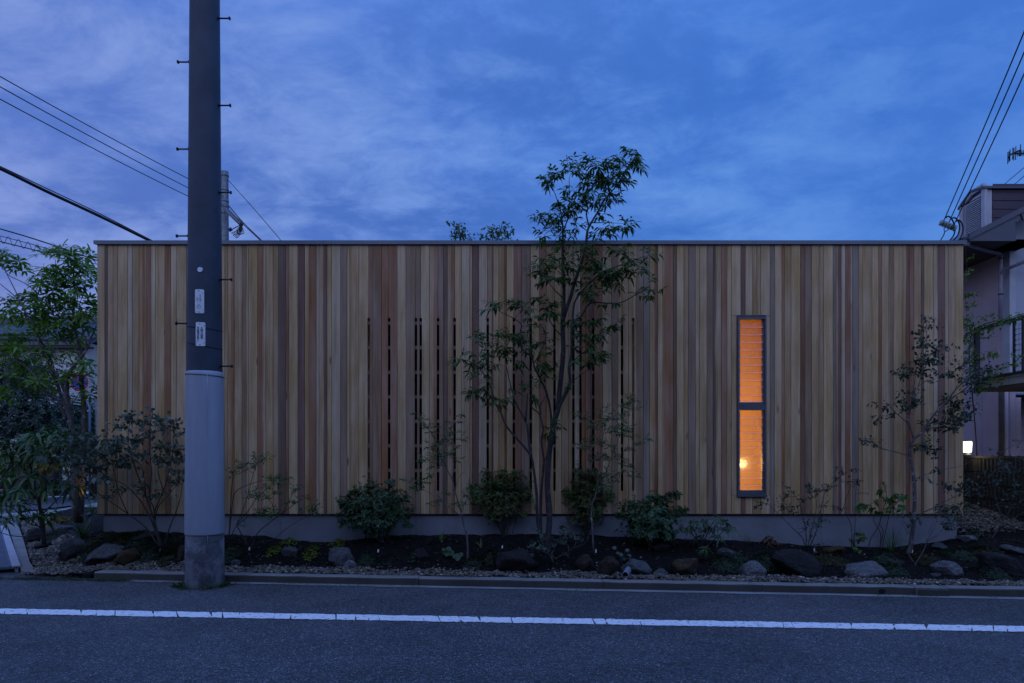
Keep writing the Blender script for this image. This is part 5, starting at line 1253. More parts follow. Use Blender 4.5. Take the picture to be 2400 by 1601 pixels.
S([(1245, 1072, -.08), (1240, 1035, -.07), (1236, 1000, -.06), (1231, 985, -.06), (1210, 946, -.08), (1200, 915, -.1), (1191, 879, -.1), (1185, 845, -.1)], .018, .004); S([(1232, 988, -.06), (1235, 946, -.1), (1236, 922, -.12)], .013, .006)
S([(1276, 1285, .03), (1268, 1255, .03), (1267, 1194, .04), (1269, 1143, .05), (1274, 1089, .06), (1274, 1071, .06), (1269, 1033, .08), (1273, 1007, .08), (1268, 983, .09), (1262, 968, .1), (1246, 954, .1), (1242, 930, .1)], .022, .006, n=7)
S([(1268, 972, .1), (1266, 951, .1), (1277, 932, .08), (1282, 915, .06)], .008, .003); S([(1274, 1085, .06), (1286, 1060, .0), (1300, 1030, -.08)], .008, .004)
S([(1293, 1000, .03), (1292, 985, .08), (1289, 954, .1), (1279, 915, .12), (1265, 886, .12), (1253, 862, .1), (1246, 837, .08), (1222, 816, .05), (1219, 782, .03), (1222, 762, 0), (1207, 748, -.03), (1176, 733, -.06)], .017, .004)
S([(1253, 850, .1), (1265, 828, .05), (1279, 796, 0), (1273, 770, -.05), (1246, 748, -.1)], .008, .003)
S([(1319, 790, .03), (1300, 770, .06), (1285, 745, .08), (1275, 725, .08)], .009, .003); S([(1321, 700, .05), (1300, 680, .02), (1280, 655, 0)], .008, .003); S([(1320, 640, .08), (1290, 600, .1), (1275, 585, .1)], .006, .002)
CL = """1490 362 20 15,1462 383 26 18,1485 385 16 10,1400 383 28 20,1425 413 32 18,1448 425 24 16,1338 398 24 16,1350 385 14 10,1290 422 22 14,1272 428 14 7,1300 408 10 7,1395 430 26 20,1420 458 20 14,1390 462 22 13,1345 445 18 11,1320 470 20 12,1345 480 22 13,1300 500 26 12,1262 520 12 9,1275 512 14 8,1325 515 26 14,1365 480 16 10,1395 505 16 7,1432 470 12 12,1300 550 26 12,1280 552 14 9,1345 535 18 9,1470 522 18 8,1440 530 22 10,1462 535 14 8,1410 545 18 11,1395 565 14 8,1330 575 18 8,1360 600 18 10,1398 603 20 10,1460 592 28 13,1300 612 32 12,1260 628 18 10,1242 636 8 5,1290 650 28 15,1270 645 16 9,1335 620 14 12,1380 625 22 12,1430 632 38 17,1480 620 20 12,1515 605 14 11,1350 650 22 12,1400 655 26 12,1450 655 26 12,1495 640 16 9,1522 668 14 8,1535 685 8 11,1490 690 12 7,1400 690 34 13,1430 706 14 7,1255 697 12 9,1280 722 22 18,1190 712 32 11,1160 722 12 5,1225 720 14 8,1250 740 16 8,1245 763 14 7,1305 725 14 9,1360 755 36 12,1400 752 14 7,1370 785 30 13,1415 785 12 10,1440 758 12 8,1455 773 6 7,1400 825 22 12,1412 835 14 9,1360 812 14 8,1390 850 14 8,1160 785 28 12,1120 800 18 8,1200 790 28 12,1235 800 26 10,1275 798 16 8,1185 815 28 11,1150 830 22 11,1225 825 22 9,1270 825 18 8,1100 832 12 6,1075 842 14 8,1066 846 7 6,1110 850 16 8,1145 855 16 9,1125 875 16 10,1210 845 18 9,1255 865 18 12,1290 855 16 9,1285 880 14 9,1140 905 18 12,1110 918 14 8,1097 925 6 5,1165 935 20 10,1180 945 14 10,1140 945 6 5,1245 915 20 11,1210 915 10 7,1330 900 10 7,1345 850 12 9,1300 1000 18 10,1290 1010 12 8"""
for q in CL.split(','):
    a, b, c, d = map(float, q.split())
    dd = (-.12 if a > 1380 else .05) if b < 600 else (-.16 if a > 1330 else (-.2 if a < 1170 else .0))
    T.cluster(a, b, c * .95, d * .95, area_n(c, d, 100), 'pair', .092, .027, dd, .14, .65)
T.done()

# left tree behind the house corner, long whorled leaves
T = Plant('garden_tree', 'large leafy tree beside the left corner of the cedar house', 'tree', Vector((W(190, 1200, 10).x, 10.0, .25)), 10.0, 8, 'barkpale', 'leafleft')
S = T.stem
S([(188, 1225, 0), (190, 1140, 0), (196, 1060, 0), (198, 980, 0), (195, 930, 0), (190, 880, .05), (192, 830, .1), (180, 790, .1), (172, 740, .15), (176, 690, .2), (172, 640, .2), (175, 600, .2)], .055, .008, n=8)
S([(178, 1225, -.1), (172, 1080, -.1), (167, 997, -.1), (158, 940, -.1), (157, 905, -.1), (166, 868, -.1), (185, 845, -.1), (205, 815, -.05), (214, 790, 0), (226, 765, 0)], .05, .010, n=8)
S([(158, 940, -.1), (150, 915, -.1), (135, 880, -.12), (112, 850, -.15), (95, 815, -.2), (82, 770, -.2), (62, 735, -.25), (40, 700, -.25), (0, 665, -.3)], .026, .006)
S([(156, 985, -.1), (143, 955, -.15), (132, 935, -.2), (100, 920, -.25), (70, 895, -.3), (35, 880, -.3), (0, 862, -.35)], .024, .006)
S([(128, 935, -.2), (90, 890, -.3), (60, 860, -.3), (20, 835, -.35), (-10, 820, -.4)], .018, .005)
S([(165, 975, -.1), (148, 940, .1), (128, 880, .1), (118, 840, .15), (96, 800, .15), (85, 770, .2), (80, 720, .2), (92, 680, .2), (100, 640, .2)], .03, .006)
S([(60, 735, -.25), (40, 690, -.25), (20, 650, -.25), (5, 620, -.3)], .010, .004); S([(92, 690, -.2), (60, 665, -.2), (20, 645, -.2), (10, 625, -.2)], .009, .004)
S([(190, 860, .05), (180, 820, 0), (160, 800, 0), (140, 780, 0)], .014, .005); S([(205, 812, -.05), (190, 760, -.05), (185, 720, 0), (200, 680, 0)], .012, .004); S([(172, 690, .2), (150, 650, .2), (130, 620, .2)], .010, .004)
for q in """5 595 18 14,25 610 22 12,38 625 14 9,10 615 16 12,140 595 26 12,120 600 16 10,160 600 22 12,188 590 20 12,168 585 14 8,150 590 14 8,110 645 24 15,130 640 26 15,95 655 18 12,155 640 24 14,175 625 20 12,195 635 22 14,215 650 14 16,205 620 14 9,90 670 20 8,125 670 28 14,155 670 26 14,180 665 22 14,215 665 14 10,80 695 20 10,105 700 30 10,60 700 16 8,35 705 14 7,15 710 16 10,150 700 28 12,195 690 22 10,60 720 22 12,90 720 24 12,25 730 20 12,10 715 12 10,140 725 30 14,175 715 28 12,210 710 16 12,65 745 22 10,110 745 26 12,155 745 30 12,195 740 26 12,30 750 14 8,218 735 10 14,120 770 26 12,80 765 22 12,160 770 26 10,195 765 22 10,55 785 22 10,20 790 22 12,100 790 22 10,140 795 28 10,180 790 24 8,30 815 24 12,10 835 18 12,60 820 24 10,90 825 22 10,50 845 24 10,20 860 22 10,80 850 20 9,110 840 20 9,140 830 18 8,115 870 18 8,60 875 24 10,25 890 24 12,90 895 20 9,200 850 16 7,170 835 14 7,215 880 14 8,205 905 14 8,50 905 22 9,20 925 24 12,150 880 14 7,130 905 14 7,100 915 16 7,185 875 18 10,165 895 14 9,205 925 12 8,190 905 14 8,212 860 12 9,150 850 18 9,190 945 12 6,120 890 16 8""".split(','):
    a, b, c, d = map(float, q.split()); T.cluster(a, b, c, d, area_n(c, d, 160), 'palm', .165, .040, T.g.uniform(-.25, .35), .22, .45)
T.done()
up = bpy.data.lights.new('garden_uplight', 'SPOT'); up.energy = 14.0; up.color = (1.0, .50, .13); up.spot_size = R(28); up.spot_blend = .6; up.shadow_soft_size = .03
upo = bpy.data.objects.new('garden_uplight', up); upo.location = W(206, 1200, 9.86); C.objects.link(upo)
upo.rotation_euler = (W(191, 1125, 10) - Vector(upo.location)).to_track_quat('-Z', 'Y').to_euler()
spk = empty('spike_light', (upo.location.x + .02, upo.location.y, upo.location.z - .12), 'small warm garden spotlight hidden in grass by the left house corner', 'garden light')
MB().tube([Vector(upo.location) + Vector((.03, 0, -.06)), Vector(upo.location) + Vector((.006, 0, -.012))], .028, 10).build('housing', M['window'], spk); MB().tube([Vector(upo.location) + Vector((.03, 0, -.05)), Vector(upo.location) + Vector((.03, 0, -.3))], .008, 6).build('spike', M['window'], spk)

# small aralia with drooping fans, far left foreground
T = Plant('aralia_tree', 'thin single-trunk tree with drooping fan leaves at the left end of the bed', 'tree', on_bed(102, 1272), 8.35, 15, 'barkdark', 'leafaralia')
S = T.stem
S([(103, 1276, 0), (99, 1220, 0), (92, 1180, 0), (84, 1150, 0), (75, 1115, 0), (70, 1090, 0), (60, 1065, 0), (48, 1045, 0)], .028, .010, n=8)
for st in ([(92, 1185), (70, 1180), (45, 1170), (25, 1160)], [(96, 1210), (120, 1185), (145, 1160), (165, 1140)], [(84, 1150), (105, 1135), (125, 1130)], [(75, 1115), (50, 1095), (25, 1090)], [(70, 1090), (95, 1070), (115, 1060)], [(60, 1065), (80, 1040), (95, 1025)], [(48, 1045), (20, 1030), (5, 1025)], [(98, 1240), (75, 1220), (62, 1205)], [(97, 1245), (110, 1225), (128, 1215)], [(100, 1250), (60, 1258), (20, 1254), (-5, 1245)], [(99, 1235), (65, 1225), (30, 1190), (5, 1185)]): S(st, .008, .004, 0, T.g.uniform(-.3, .3))
for q in """20 1065 20 10,45 1040 24 10,70 1030 20 9,95 1020 20 8,10 1040 20 10,30 1090 22 10,60 1080 22 9,115 1060 22 9,90 1055 20 8,125 1035 18 7,140 1015 22 8,125 1000 20 7,70 1115 22 9,125 1130 24 8,105 1145 18 7,20 1160 24 10,50 1150 20 9,165 1140 22 8,60 1205 16 7,95 1215 20 8,110 1200 12 6,40 1120 20 9,8 1185 12 7,6 1218 9 4,150 1155 14 6,35 1180 16 7,140 1075 14 7,5 1110 16 9""".split(','):
    a, b, c, d = map(float, q.split()); T.cluster(a, b, c * .8, d * .8, area_n(c, d, 190), 'palm', .175, .040, T.g.uniform(-.25, .25), .16, 1.1)
T.done()

# grey-green shrub with bare fanning stems, left of the pole
T = Plant('leafy_shrub', 'grey green shrub with dark bare stems fanning up left of the utility pole', 'shrub', on_bed(375, 1283), 8.15, 25, 'barkdark', 'leafgrey')
S = T.stem
for st, r in (([(376, 1285), (365, 1245), (345, 1200), (322, 1165), (290, 1135), (255, 1120), (225, 1095)], .014), ([(378, 1285), (366, 1240), (352, 1190), (342, 1165), (325, 1120), (310, 1075), (300, 1030), (305, 985)], .014), ([(372, 1280), (340, 1235), (300, 1205), (265, 1180), (235, 1160), (200, 1120)], .012), ([(380, 1285), (363, 1225), (362, 1200), (383, 1150), (395, 1110), (405, 1060), (408, 1010)], .013), ([(362, 1235), (360, 1190), (350, 1165), (355, 1110), (350, 1050), (352, 995), (358, 970)], .010), ([(384, 1280), (400, 1230), (412, 1200), (424, 1160), (428, 1110)], .009), ([(342, 1165), (330, 1090), (280, 1060), (250, 1045)], .008), ([(383, 1150), (370, 1100), (380, 1050), (385, 1010)], .007), ([(362, 1230), (370, 1190), (395, 1160), (420, 1130)], .008), ([(300, 1205), (280, 1160), (270, 1120), (262, 1080)], .007)): S([(a, b) for a, b in st], r, .003, 0, T.g.uniform(-.25, .25))
for q in """305 985 18 12,290 1000 16 8,358 975 14 8,340 990 16 8,375 1000 16 10,350 1010 18 9,408 1000 14 9,400 985 12 7,425 1015 10 7,320 1030 24 10,290 1035 22 10,260 1050 24 10,250 1030 14 8,380 1040 18 8,410 1050 20 9,425 1070 12 12,395 1080 18 10,370 1085 16 8,330 1065 22 8,295 1080 24 9,260 1085 22 10,235 1065 18 10,225 1095 18 10,200 1060 26 12,175 1040 24 12,165 1010 18 9,190 1015 20 10,215 1030 18 10,150 1050 20 10,120 1075 22 9,170 1080 24 12,205 1090 22 10,190 1115 22 10,220 1125 16 9,250 1120 18 8,300 1145 20 8,360 1160 22 8,345 1140 18 8,415 1100 14 8,400 1130 14 8,240 1160 12 7,275 1050 20 8""".split(','):
    a, b, c, d = map(float, q.split()); T.cluster(a, b, c, d, area_n(c, d, 62), 'alt', .062, .040, T.g.uniform(-.2, .3), .16, .3)
T.done('stems', 'foliage')

# fresh arching shrub right of the pole
T = Plant('arching_shrub', 'airy shrub with arching stems and fresh green leaves right of the utility pole', 'shrub', on_bed(595, 1285), 8.0, 33, 'barkdark', 'leafwisp')
S = T.stem
for st, r in (([(536, 1258), (541, 1215), (546, 1170), (555, 1150), (580, 1137), (610, 1128), (640, 1126)], .009), ([(590, 1285), (600, 1255), (625, 1230), (660, 1205), (700, 1175), (730, 1165)], .009), ([(582, 1280), (562, 1245), (557, 1228), (580, 1200), (600, 1170), (630, 1140), (655, 1110)], .008), ([(595, 1285), (610, 1270), (640, 1265), (670, 1240), (710, 1215), (745, 1205)], .007), ([(558, 1230), (590, 1205), (625, 1200), (660, 1190)], .006), ([(660, 1205), (680, 1170), (690, 1145)], .005), ([(538, 1235), (545, 1125), (560, 1110), (590, 1095), (625, 1070)], .007), ([(540, 1262), (556, 1225), (575, 1180), (600, 1090), (618, 1060)], .006)): S(st, r, .002, 0, T.g.uniform(-.25, .2))
for q in """595 1068 12 6,620 1072 12 7,575 1085 18 7,600 1092 14 6,560 1095 12 6,545 1105 10 6,635 1120 18 7,650 1120 16 6,670 1122 10 6,655 1135 14 7,615 1140 14 7,600 1160 18 9,625 1165 14 9,645 1155 12 8,590 1165 10 6,690 1148 12 6,700 1145 8 4,720 1165 10 5,690 1175 14 6,670 1180 10 6,735 1190 14 10,750 1180 6 6,745 1205 10 8,620 1195 16 10,635 1210 14 8,610 1205 12 7,560 1220 9 6,575 1230 8 5,705 1195 10 5,655 1205 10 6,540 1120 8 5""".split(','):
    a, b, c, d = map(float, q.split()); T.cluster(a, b, c, d, area_n(c, d, 38), 'alt', .038, .018, T.g.uniform(-.2, .2), .10, .2, False)
T.done('stems', 'foliage')

# dense rounded shrubs
def round_shrub(px, py, rx, ry, bpx, bpy, label, seed, leaf, n, L, w, kind='tuft', stems=14, hollow=.55, name='rounded_shrub', top=None, lumps=.22, D=None):
    base = on_bed(bpx, bpy); T = Plant(name, label, 'shrub', base, D or base.y + .02, seed, 'barkdark', leaf); g = T.g
    c = T.P(px, py); u = T.u; a, b = rx * u, ry * u; ay = a * .8; o3 = Vector((g.random() * 30, g.random() * 30, 0))
    if c.y + ay > YW - .03 and D is None: ay = max(.12, YW - .05 - c.y)
    for i in range(stems):
        an = g.uniform(0, 6.28); q = c + Vector((math.cos(an) * a * .55, math.sin(an) * ay * .55, g.uniform(-.5, .5) * b)); T.twig(base + Vector((g.gauss(0, .03), g.gauss(0, .03), 0)), q, .007, .22, .002)
        for k in range(3): T.twig(q, q + Vector((g.gauss(0, a * .35), g.gauss(0, ay * .35), abs(g.gauss(0, b * .35)))), .003, .2, .001)
    for i in range(n):
        d = rv_(g).normalized(); r = (g.random() ** .45) * (1 - hollow) + hollow
        k = 1 + lumps * noise.noise(d * 2.1 + o3) + lumps * .6 * noise.noise(d * 5 + o3)
        p = c + Vector((d.x * a, d.y * ay, d.z * b)) * (r * k)
        T.spray(p, (d + Vector((0, 0, .3))).normalized(), kind, L, w, .25, False)
    return T
T = round_shrub(875, 1190, 82, 62, 905, 1272, 'dense dark rounded shrub standing alone left of the slotted boards', 41, 'leafshrub', 1000, .046, .019, lumps=.34)
for q in ((805, 1185, 14, 9), (800, 1225, 12, 8), (915, 1132, 14, 9), (955, 1230, 12, 10), (950, 1170, 12, 9)): T.cluster(*q, 14, 'tuft', .046, .019, 0, .06, .2, False)
T.done('stems', 'foliage')
T = round_shrub(1178, 1160, 72, 55, 1180, 1258, 'olive leaved shrub between the slender tree and the many-stemmed tree', 42, 'leafolive', 620, .042, .015, stems=20, lumps=.62, hollow=.35)
for q in ((1140, 1108, 16, 12), (1178, 1110, 10, 10), (1208, 1110, 12, 10), (1110, 1140, 16, 14), (1240, 1165, 12, 12), (1225, 1205, 12, 8), (1165, 1210, 22, 8)): T.cluster(*q, 20, 'tuft', .042, .015, 0, .08, .2, False)
T.done('stems', 'foliage')
T = round_shrub(1378, 1165, 55, 62, 1372, 1258, 'upright olive shrub right of the many-stemmed tree behind the thin pale trunk', 43, 'leafolive', 600, .042, .015, stems=18, lumps=.62, hollow=.35)
for q in ((1355, 1108, 12, 12), (1385, 1105, 14, 10), (1325, 1155, 10, 10), (1345, 1220, 22, 12), (1430, 1165, 14, 10), (1385, 1215, 16, 10)): T.cluster(*q, 20, 'tuft', .042, .015, 0, .08, .2, False)
T.done('stems', 'foliage')
T = round_shrub(1528, 1220, 66, 58, 1530, 1285, 'broad glossy shrub at the right end of the slotted boards', 44, 'leafshrub', 860, .047, .020, lumps=.5, hollow=.45)
for q in ((1580, 1160, 18, 10), (1560, 1170, 14, 10), (1470, 1185, 20, 14), (1455, 1210, 14, 10), (1600, 1195, 14, 10), (1530, 1165, 14, 8)): T.cluster(*q, 20, 'tuft', .047, .020, 0, .08, .2, False)
T.done('stems', 'foliage')
T = Plant('laurel_shrub', 'low laurel with long drooping leaves left of the lit window', 'shrub', on_bed(1640, 1285), 8.1, 45, 'barkdark', 'leafshrub')
S = T.stem
for st in ([(1640, 1290), (1630, 1250), (1615, 1225)], [(1642, 1290), (1660, 1245), (1672, 1222)], [(1644, 1290), (1690, 1250), (1705, 1228)], [(1640, 1290), (1650, 1250), (1648, 1225)]): S(st, .008, .003, 0, T.g.uniform(-.2, .2))
for q in """1612 1222 18 8,1640 1220 18 8,1670 1215 18 7,1700 1222 16 7,1625 1240 20 8,1655 1240 20 8,1690 1240 18 8,1715 1240 10 7,1640 1258 16 7,1675 1258 16 7,1600 1245 12 8""".split(','):
    a, b, c, d = map(float, q.split()); T.cluster(a, b, c, d, area_n(c, d, 130), 'palm', .085, .026, T.g.uniform(-.15, .2), .10, 1.0)
T.done('stems', 'foliage')
T = Plant('laurel_shrub', 'small laurel seedling with drooping leaves under the low laurel', 'shrub', on_bed(1655, 1305), 7.8, 46, 'barkdark', 'leafaralia')
T.stem([(1655, 1308), (1652, 1295), (1650, 1285)], .005, .002)
for q in ((1650, 1284, 10, 5), (1662, 1292, 10, 5), (1640, 1294, 8, 5)): T.cluster(*q, 2, 'palm', .07, .018, 0, .05, 1.0)
T.done('stems', 'foliage')
# rhododendron with grey twigs in front of the many-stemmed tree
T = Plant('leafy_shrub', 'low shrub with pale grey forked twigs in front of the many-stemmed tree', 'shrub', on_bed(1297, 1318), 7.75, 47, 'barkpale', 'leafgrey')
S = T.stem
for st in ([(1297, 1320), (1288, 1300), (1272, 1293), (1250, 1287)], [(1297, 1318), (1285, 1298), (1278, 1275), (1272, 1262)], [(1297, 1318), (1293, 1300), (1300, 1285), (1312, 1262)], [(1298, 1310), (1320, 1300), (1345, 1282), (1352, 1262)], [(1345, 1284), (1368, 1275), (1382, 1258)], [(1300, 1310), (1290, 1290), (1296, 1255)], [(1335, 1300), (1330, 1280), (1326, 1268)]): S(st, .005, .002, 0, T.g.uniform(-.15, .15))
for q in """1250 1290 20 10,1240 1282 14 8,1268 1285 16 9,1256 1270 10 6,1275 1255 14 8,1312 1262 18 10,1330 1250 18 10,1318 1240 14 8,1350 1262 12 8,1325 1275 14 8,1370 1256 12 6,1300 1275 10 7,1260 1240 12 6,1322 1298 12 5,1250 1302 10 5""".split(','):
    a, b, c, d = map(float, q.split()); T.cluster(a, b, c, d, area_n(c, d, 75), 'tuft', .040, .021, T.g.uniform(-.15, .15), .07, .2)
T.done('stems', 'foliage')

# two slender young trees
T = Plant('slender_tree', 'slender pale-stemmed young tree between the round shrub and the olive shrub', 'tree', on_bed(1096, 1308), 7.75, 51, 'barkpale', 'leafwisp')
S = T.stem
S([(1096, 1312), (1096, 1280), (1093, 1250), (1086, 1228), (1082, 1205), (1076, 1185), (1066, 1150), (1060, 1125), (1045, 1095), (1033, 1070), (1022, 1035), (1010, 1010)], .014, .003, n=7)
for st, r in (([(1083, 1212), (1055, 1190), (1030, 1165), (1000, 1152), (965, 1135)], .007), ([(1060, 1125), (1064, 1090), (1062, 1060), (1068, 1030)], .006), ([(1045, 1095), (1040, 1060), (1050, 1035), (1060, 1000), (1085, 975)], .005), ([(1022, 1035), (1000, 1000), (985, 980), (960, 968)], .004), ([(1084, 1200), (1088, 1180), (1105, 1160), (1120, 1150)], .004), ([(1066, 1150), (1075, 1120), (1090, 1105)], .004)): S(st, r, .0018, 0, T.g.uniform(-.15, .2))
for q in """965 968 8 3,985 985 12 6,1005 1000 16 8,1015 1012 10 7,1060 990 14 5,1080 972 12 4,1045 1005 10 5,1065 1015 12 8,1080 1025 10 5,1010 1045 16 9,1030 1035 12 8,1050 1030 12 9,1065 1045 10 10,1000 1072 14 7,1020 1065 14 9,1045 1065 12 9,1070 1075 8 6,985 1080 10 6,1010 1090 10 6,1035 1085 12 6,975 1125 12 5,950 1128 8 4,990 1130 12 6,1005 1115 12 7,975 1145 12 5,985 1150 10 5,1050 1155 10 6,1020 1170 10 6,1010 1180 8 5,1060 1180 14 6,1095 1165 14 6,1110 1155 12 6,1120 1148 8 4,1090 1180 8 5""".split(','):
    a, b, c, d = map(float, q.split()); T.cluster(a, b, c, d, area_n(c, d, 40), 'pair', .046, .015, T.g.uniform(-.15, .2), .09, .35, False)
T.done()
T = Plant('slender_tree', 'slender young tree right of the many-stemmed tree with feathery light sprays', 'tree', on_bed(1391, 1293), 7.9, 52, 'barkpale', 'leafwisp')
S = T.stem
S([(1391, 1296), (1389, 1250), (1386, 1210), (1388, 1180), (1396, 1160), (1402, 1120), (1406, 1080), (1410, 1040), (1418, 1000), (1428, 970)], .013, .003, n=7)
for st, r in (([(1398, 1155), (1415, 1120), (1430, 1080), (1445, 1040), (1465, 990), (1485, 950)], .006), ([(1406, 1080), (1385, 1055), (1372, 1045), (1350, 1040)], .004), ([(1430, 1080), (1460, 1060), (1490, 1045), (1515, 1025)], .004), ([(1410, 1040), (1395, 1005), (1370, 985), (1355, 968)], .004), ([(1420, 1115), (1445, 1110), (1465, 1105), (1480, 1118)], .004), ([(1396, 1160), (1410, 1150), (1425, 1165)], .003)): S(st, r, .0018, 0, T.g.uniform(-.15, .15))
for q in """1488 940 12 9,1470 955 14 9,1478 935 8 6,1455 975 12 8,1490 955 8 5,1420 962 12 8,1435 980 16 9,1415 985 10 7,1360 970 12 5,1380 978 12 5,1390 995 10 6,1420 1005 16 9,1445 1005 14 9,1470 1000 12 7,1460 1015 12 7,1480 1010 8 5,1510 1028 12 5,1495 1040 12 5,1475 1050 12 6,1380 1030 14 7,1358 1042 12 4,1400 1040 14 8,1430 1045 14 9,1450 1070 12 7,1420 1075 14 9,1395 1070 12 8,1465 1090 12 6,1490 1115 12 4,1475 1105 8 4,1455 1110 12 5,1425 1110 14 8,1415 1140 14 8,1430 1155 12 8,1440 1130 10 7,1365 1050 10 5""".split(','):
    a, b, c, d = map(float, q.split()); T.cluster(a, b, c, d, area_n(c, d, 40), 'pair', .048, .016, T.g.uniform(-.15, .2), .09, .35, False)
T.done()

# wispy plants below and right of the window
T = Plant('arching_shrub', 'wispy thin-stemmed shrub reaching up right of the lit window', 'shrub', on_bed(1895, 1280), 8.2, 61, 'barkdark', 'leafright')
S = T.stem
for st, r in (([(1888, 1283), (1880, 1260), (1860, 1240), (1840, 1220), (1815, 1195), (1795, 1180), (1770, 1190)], .006), ([(1890, 1283), (1888, 1240), (1880, 1205), (1875, 1180), (1862, 1160), (1845, 1140)], .006), ([(1893, 1283), (1900, 1250), (1912, 1200), (1912, 1165), (1900, 1140)], .006), ([(1897, 1283), (1915, 1240), (1925, 1190), (1935, 1150), (1960, 1125), (1995, 1100)], .006), ([(1995, 1290), (1996, 1240), (1985, 1210), (1970, 1195), (1940, 1185)], .005), ([(2000, 1290), (2004, 1230), (2004, 1170), (2010, 1120)], .005), ([(1975, 1195), (1990, 1150), (2000, 1130)], .004)): S(st, r, .0018, 0, T.g.uniform(-.1, .15))
for q in """1770 1190 8 4,1785 1178 8 5,1800 1170 8 6,1850 1142 10 4,1858 1152 8 5,1840 1165 12 8,1835 1185 14 7,1865 1185 12 6,1880 1170 10 6,1862 1200 10 5,1900 1138 10 8,1895 1150 12 6,1915 1150 14 7,1910 1165 10 7,1935 1150 12 6,1945 1140 12 5,1960 1122 12 5,1975 1112 12 4,1995 1102 10 4,1985 1130 10 5,2010 1125 8 7,2012 1135 8 6,1960 1095 5 3,1935 1185 10 5,1955 1185 10 4,1970 1195 10 5,2020 1155 8 3,1885 1240 8 6,1915 1235 10 6,1900 1255 10 6,1925 1220 10 7,1890 1225 8 6,1908 1275 12 5""".split(','):
    a, b, c, d = map(float, q.split()); T.cluster(a, b, c, d, area_n(c, d, 40), 'alt', .034, .021, T.g.uniform(-.1, .12), .07, .2, False)
T.done('stems', 'foliage')
T = Plant('leafy_shrub', 'shrub with broad light green leaves left of the right tree trunk', 'shrub', on_bed(2045, 1290), 8.12, 62, 'barkdark', 'leafbright')
S = T.stem
for st in ([(2035, 1292), (2040, 1265), (2058, 1235), (2068, 1200), (2078, 1165), (2072, 1140)], [(2062, 1290), (2064, 1250), (2050, 1225), (2045, 1200), (2040, 1180)], [(2060, 1292), (2070, 1245), (2062, 1228), (2075, 1195), (2110, 1170)], [(2066, 1290), (2080, 1225), (2090, 1190), (2120, 1165)]): S(st, .006, .0025, 0, T.g.uniform(-.12, .12))
for q in """2022 1182 14 8,2030 1190 12 8,2052 1190 12 8,2045 1178 12 6,2068 1150 10 8,2070 1165 10 6,2090 1172 16 7,2110 1165 14 6,2128 1165 12 6,2085 1190 14 8,2105 1185 12 7,2120 1195 10 6,2065 1130 8 5,2058 1200 8 6""".split(','):
    a, b, c, d = map(float, q.split()); T.cluster(a, b, c, d, area_n(c, d, 130), 'tuft', .075, .038, T.g.uniform(-.12, .12), .09, .5)
T.done('stems', 'foliage')
T = Plant('leafy_shrub', 'low bright green leafy seedling against the concrete base on the right', 'plant', on_bed(2008, 1292), 8.25, 63, 'barkdark', 'leafbright')
for q in ((2000, 1252, 14, 8), (2015, 1250, 12, 6), (1992, 1268, 10, 6), (2012, 1268, 12, 7), (2000, 1280, 12, 6), (2022, 1262, 8, 5), (2005, 1290, 7, 5)): T.pts = T.pts or [T.base]; T.cluster(*q, 3, 'tuft', .045, .024, 0, .06, .3)
T.done('stems', 'foliage')

# right tree
T = Plant('garden_tree', 'young small-leaved tree with lichen-spotted trunk at the right end of the cedar wall', 'tree', on_bed(2132, 1293), 8.1, 71, 'barkpale', 'leafright')
S = T.stem
S([(2130, 1298, 0), (2134, 1280, 0), (2139, 1240, 0), (2144, 1181, 0), (2142, 1122, 0), (2135, 1084, 0), (2132, 1053, 0), (2142, 1030, -.02), (2163, 1011, -.05), (2176, 989, -.08), (2199, 960, -.12), (2214, 946, -.14), (2239, 914, -.18), (2259, 894, -.2), (2278, 878, -.22), (2310, 862, -.24)], .028, .005, n=8)
for st, r in (([(2142, 1030), (2129, 988), (2131, 972), (2136, 951), (2146, 926), (2152, 906), (2159, 881), (2166, 848), (2171, 815), (2172, 778), (2166, 765)], .011), ([(2138, 945), (2140, 915), (2144, 893), (2149, 866)], .006), ([(2132, 1068), (2094, 1058), (2059, 1048), (2038, 1030), (2009, 1027)], .007), ([(2143, 1122), (2179, 1110), (2212, 1100), (2250, 1093), (2271, 1084)], .007), ([(2139, 1230), (2160, 1204), (2189, 1190), (2224, 1171), (2255, 1155), (2275, 1140)], .009), ([(2128, 992), (2096, 964), (2080, 949), (2061, 944), (2043, 942)], .006), ([(2152, 906), (2172, 892), (2192, 897)], .004), ([(2239, 914), (2247, 893), (2259, 873)], .004), ([(2214, 947), (2240, 927), (2265, 909), (2285, 892), (2320, 880)], .008), ([(2165, 1010), (2200, 1000), (2240, 990), (2265, 975)], .006), ([(2132, 1050), (2155, 1040), (2180, 1050)], .005), ([(2080, 949), (2062, 975), (2050, 990)], .003), ([(2138, 1260), (2128, 1240), (2115, 1215)], .004)): S(st, r, .0022, 0, T.g.uniform(-.25, .15))
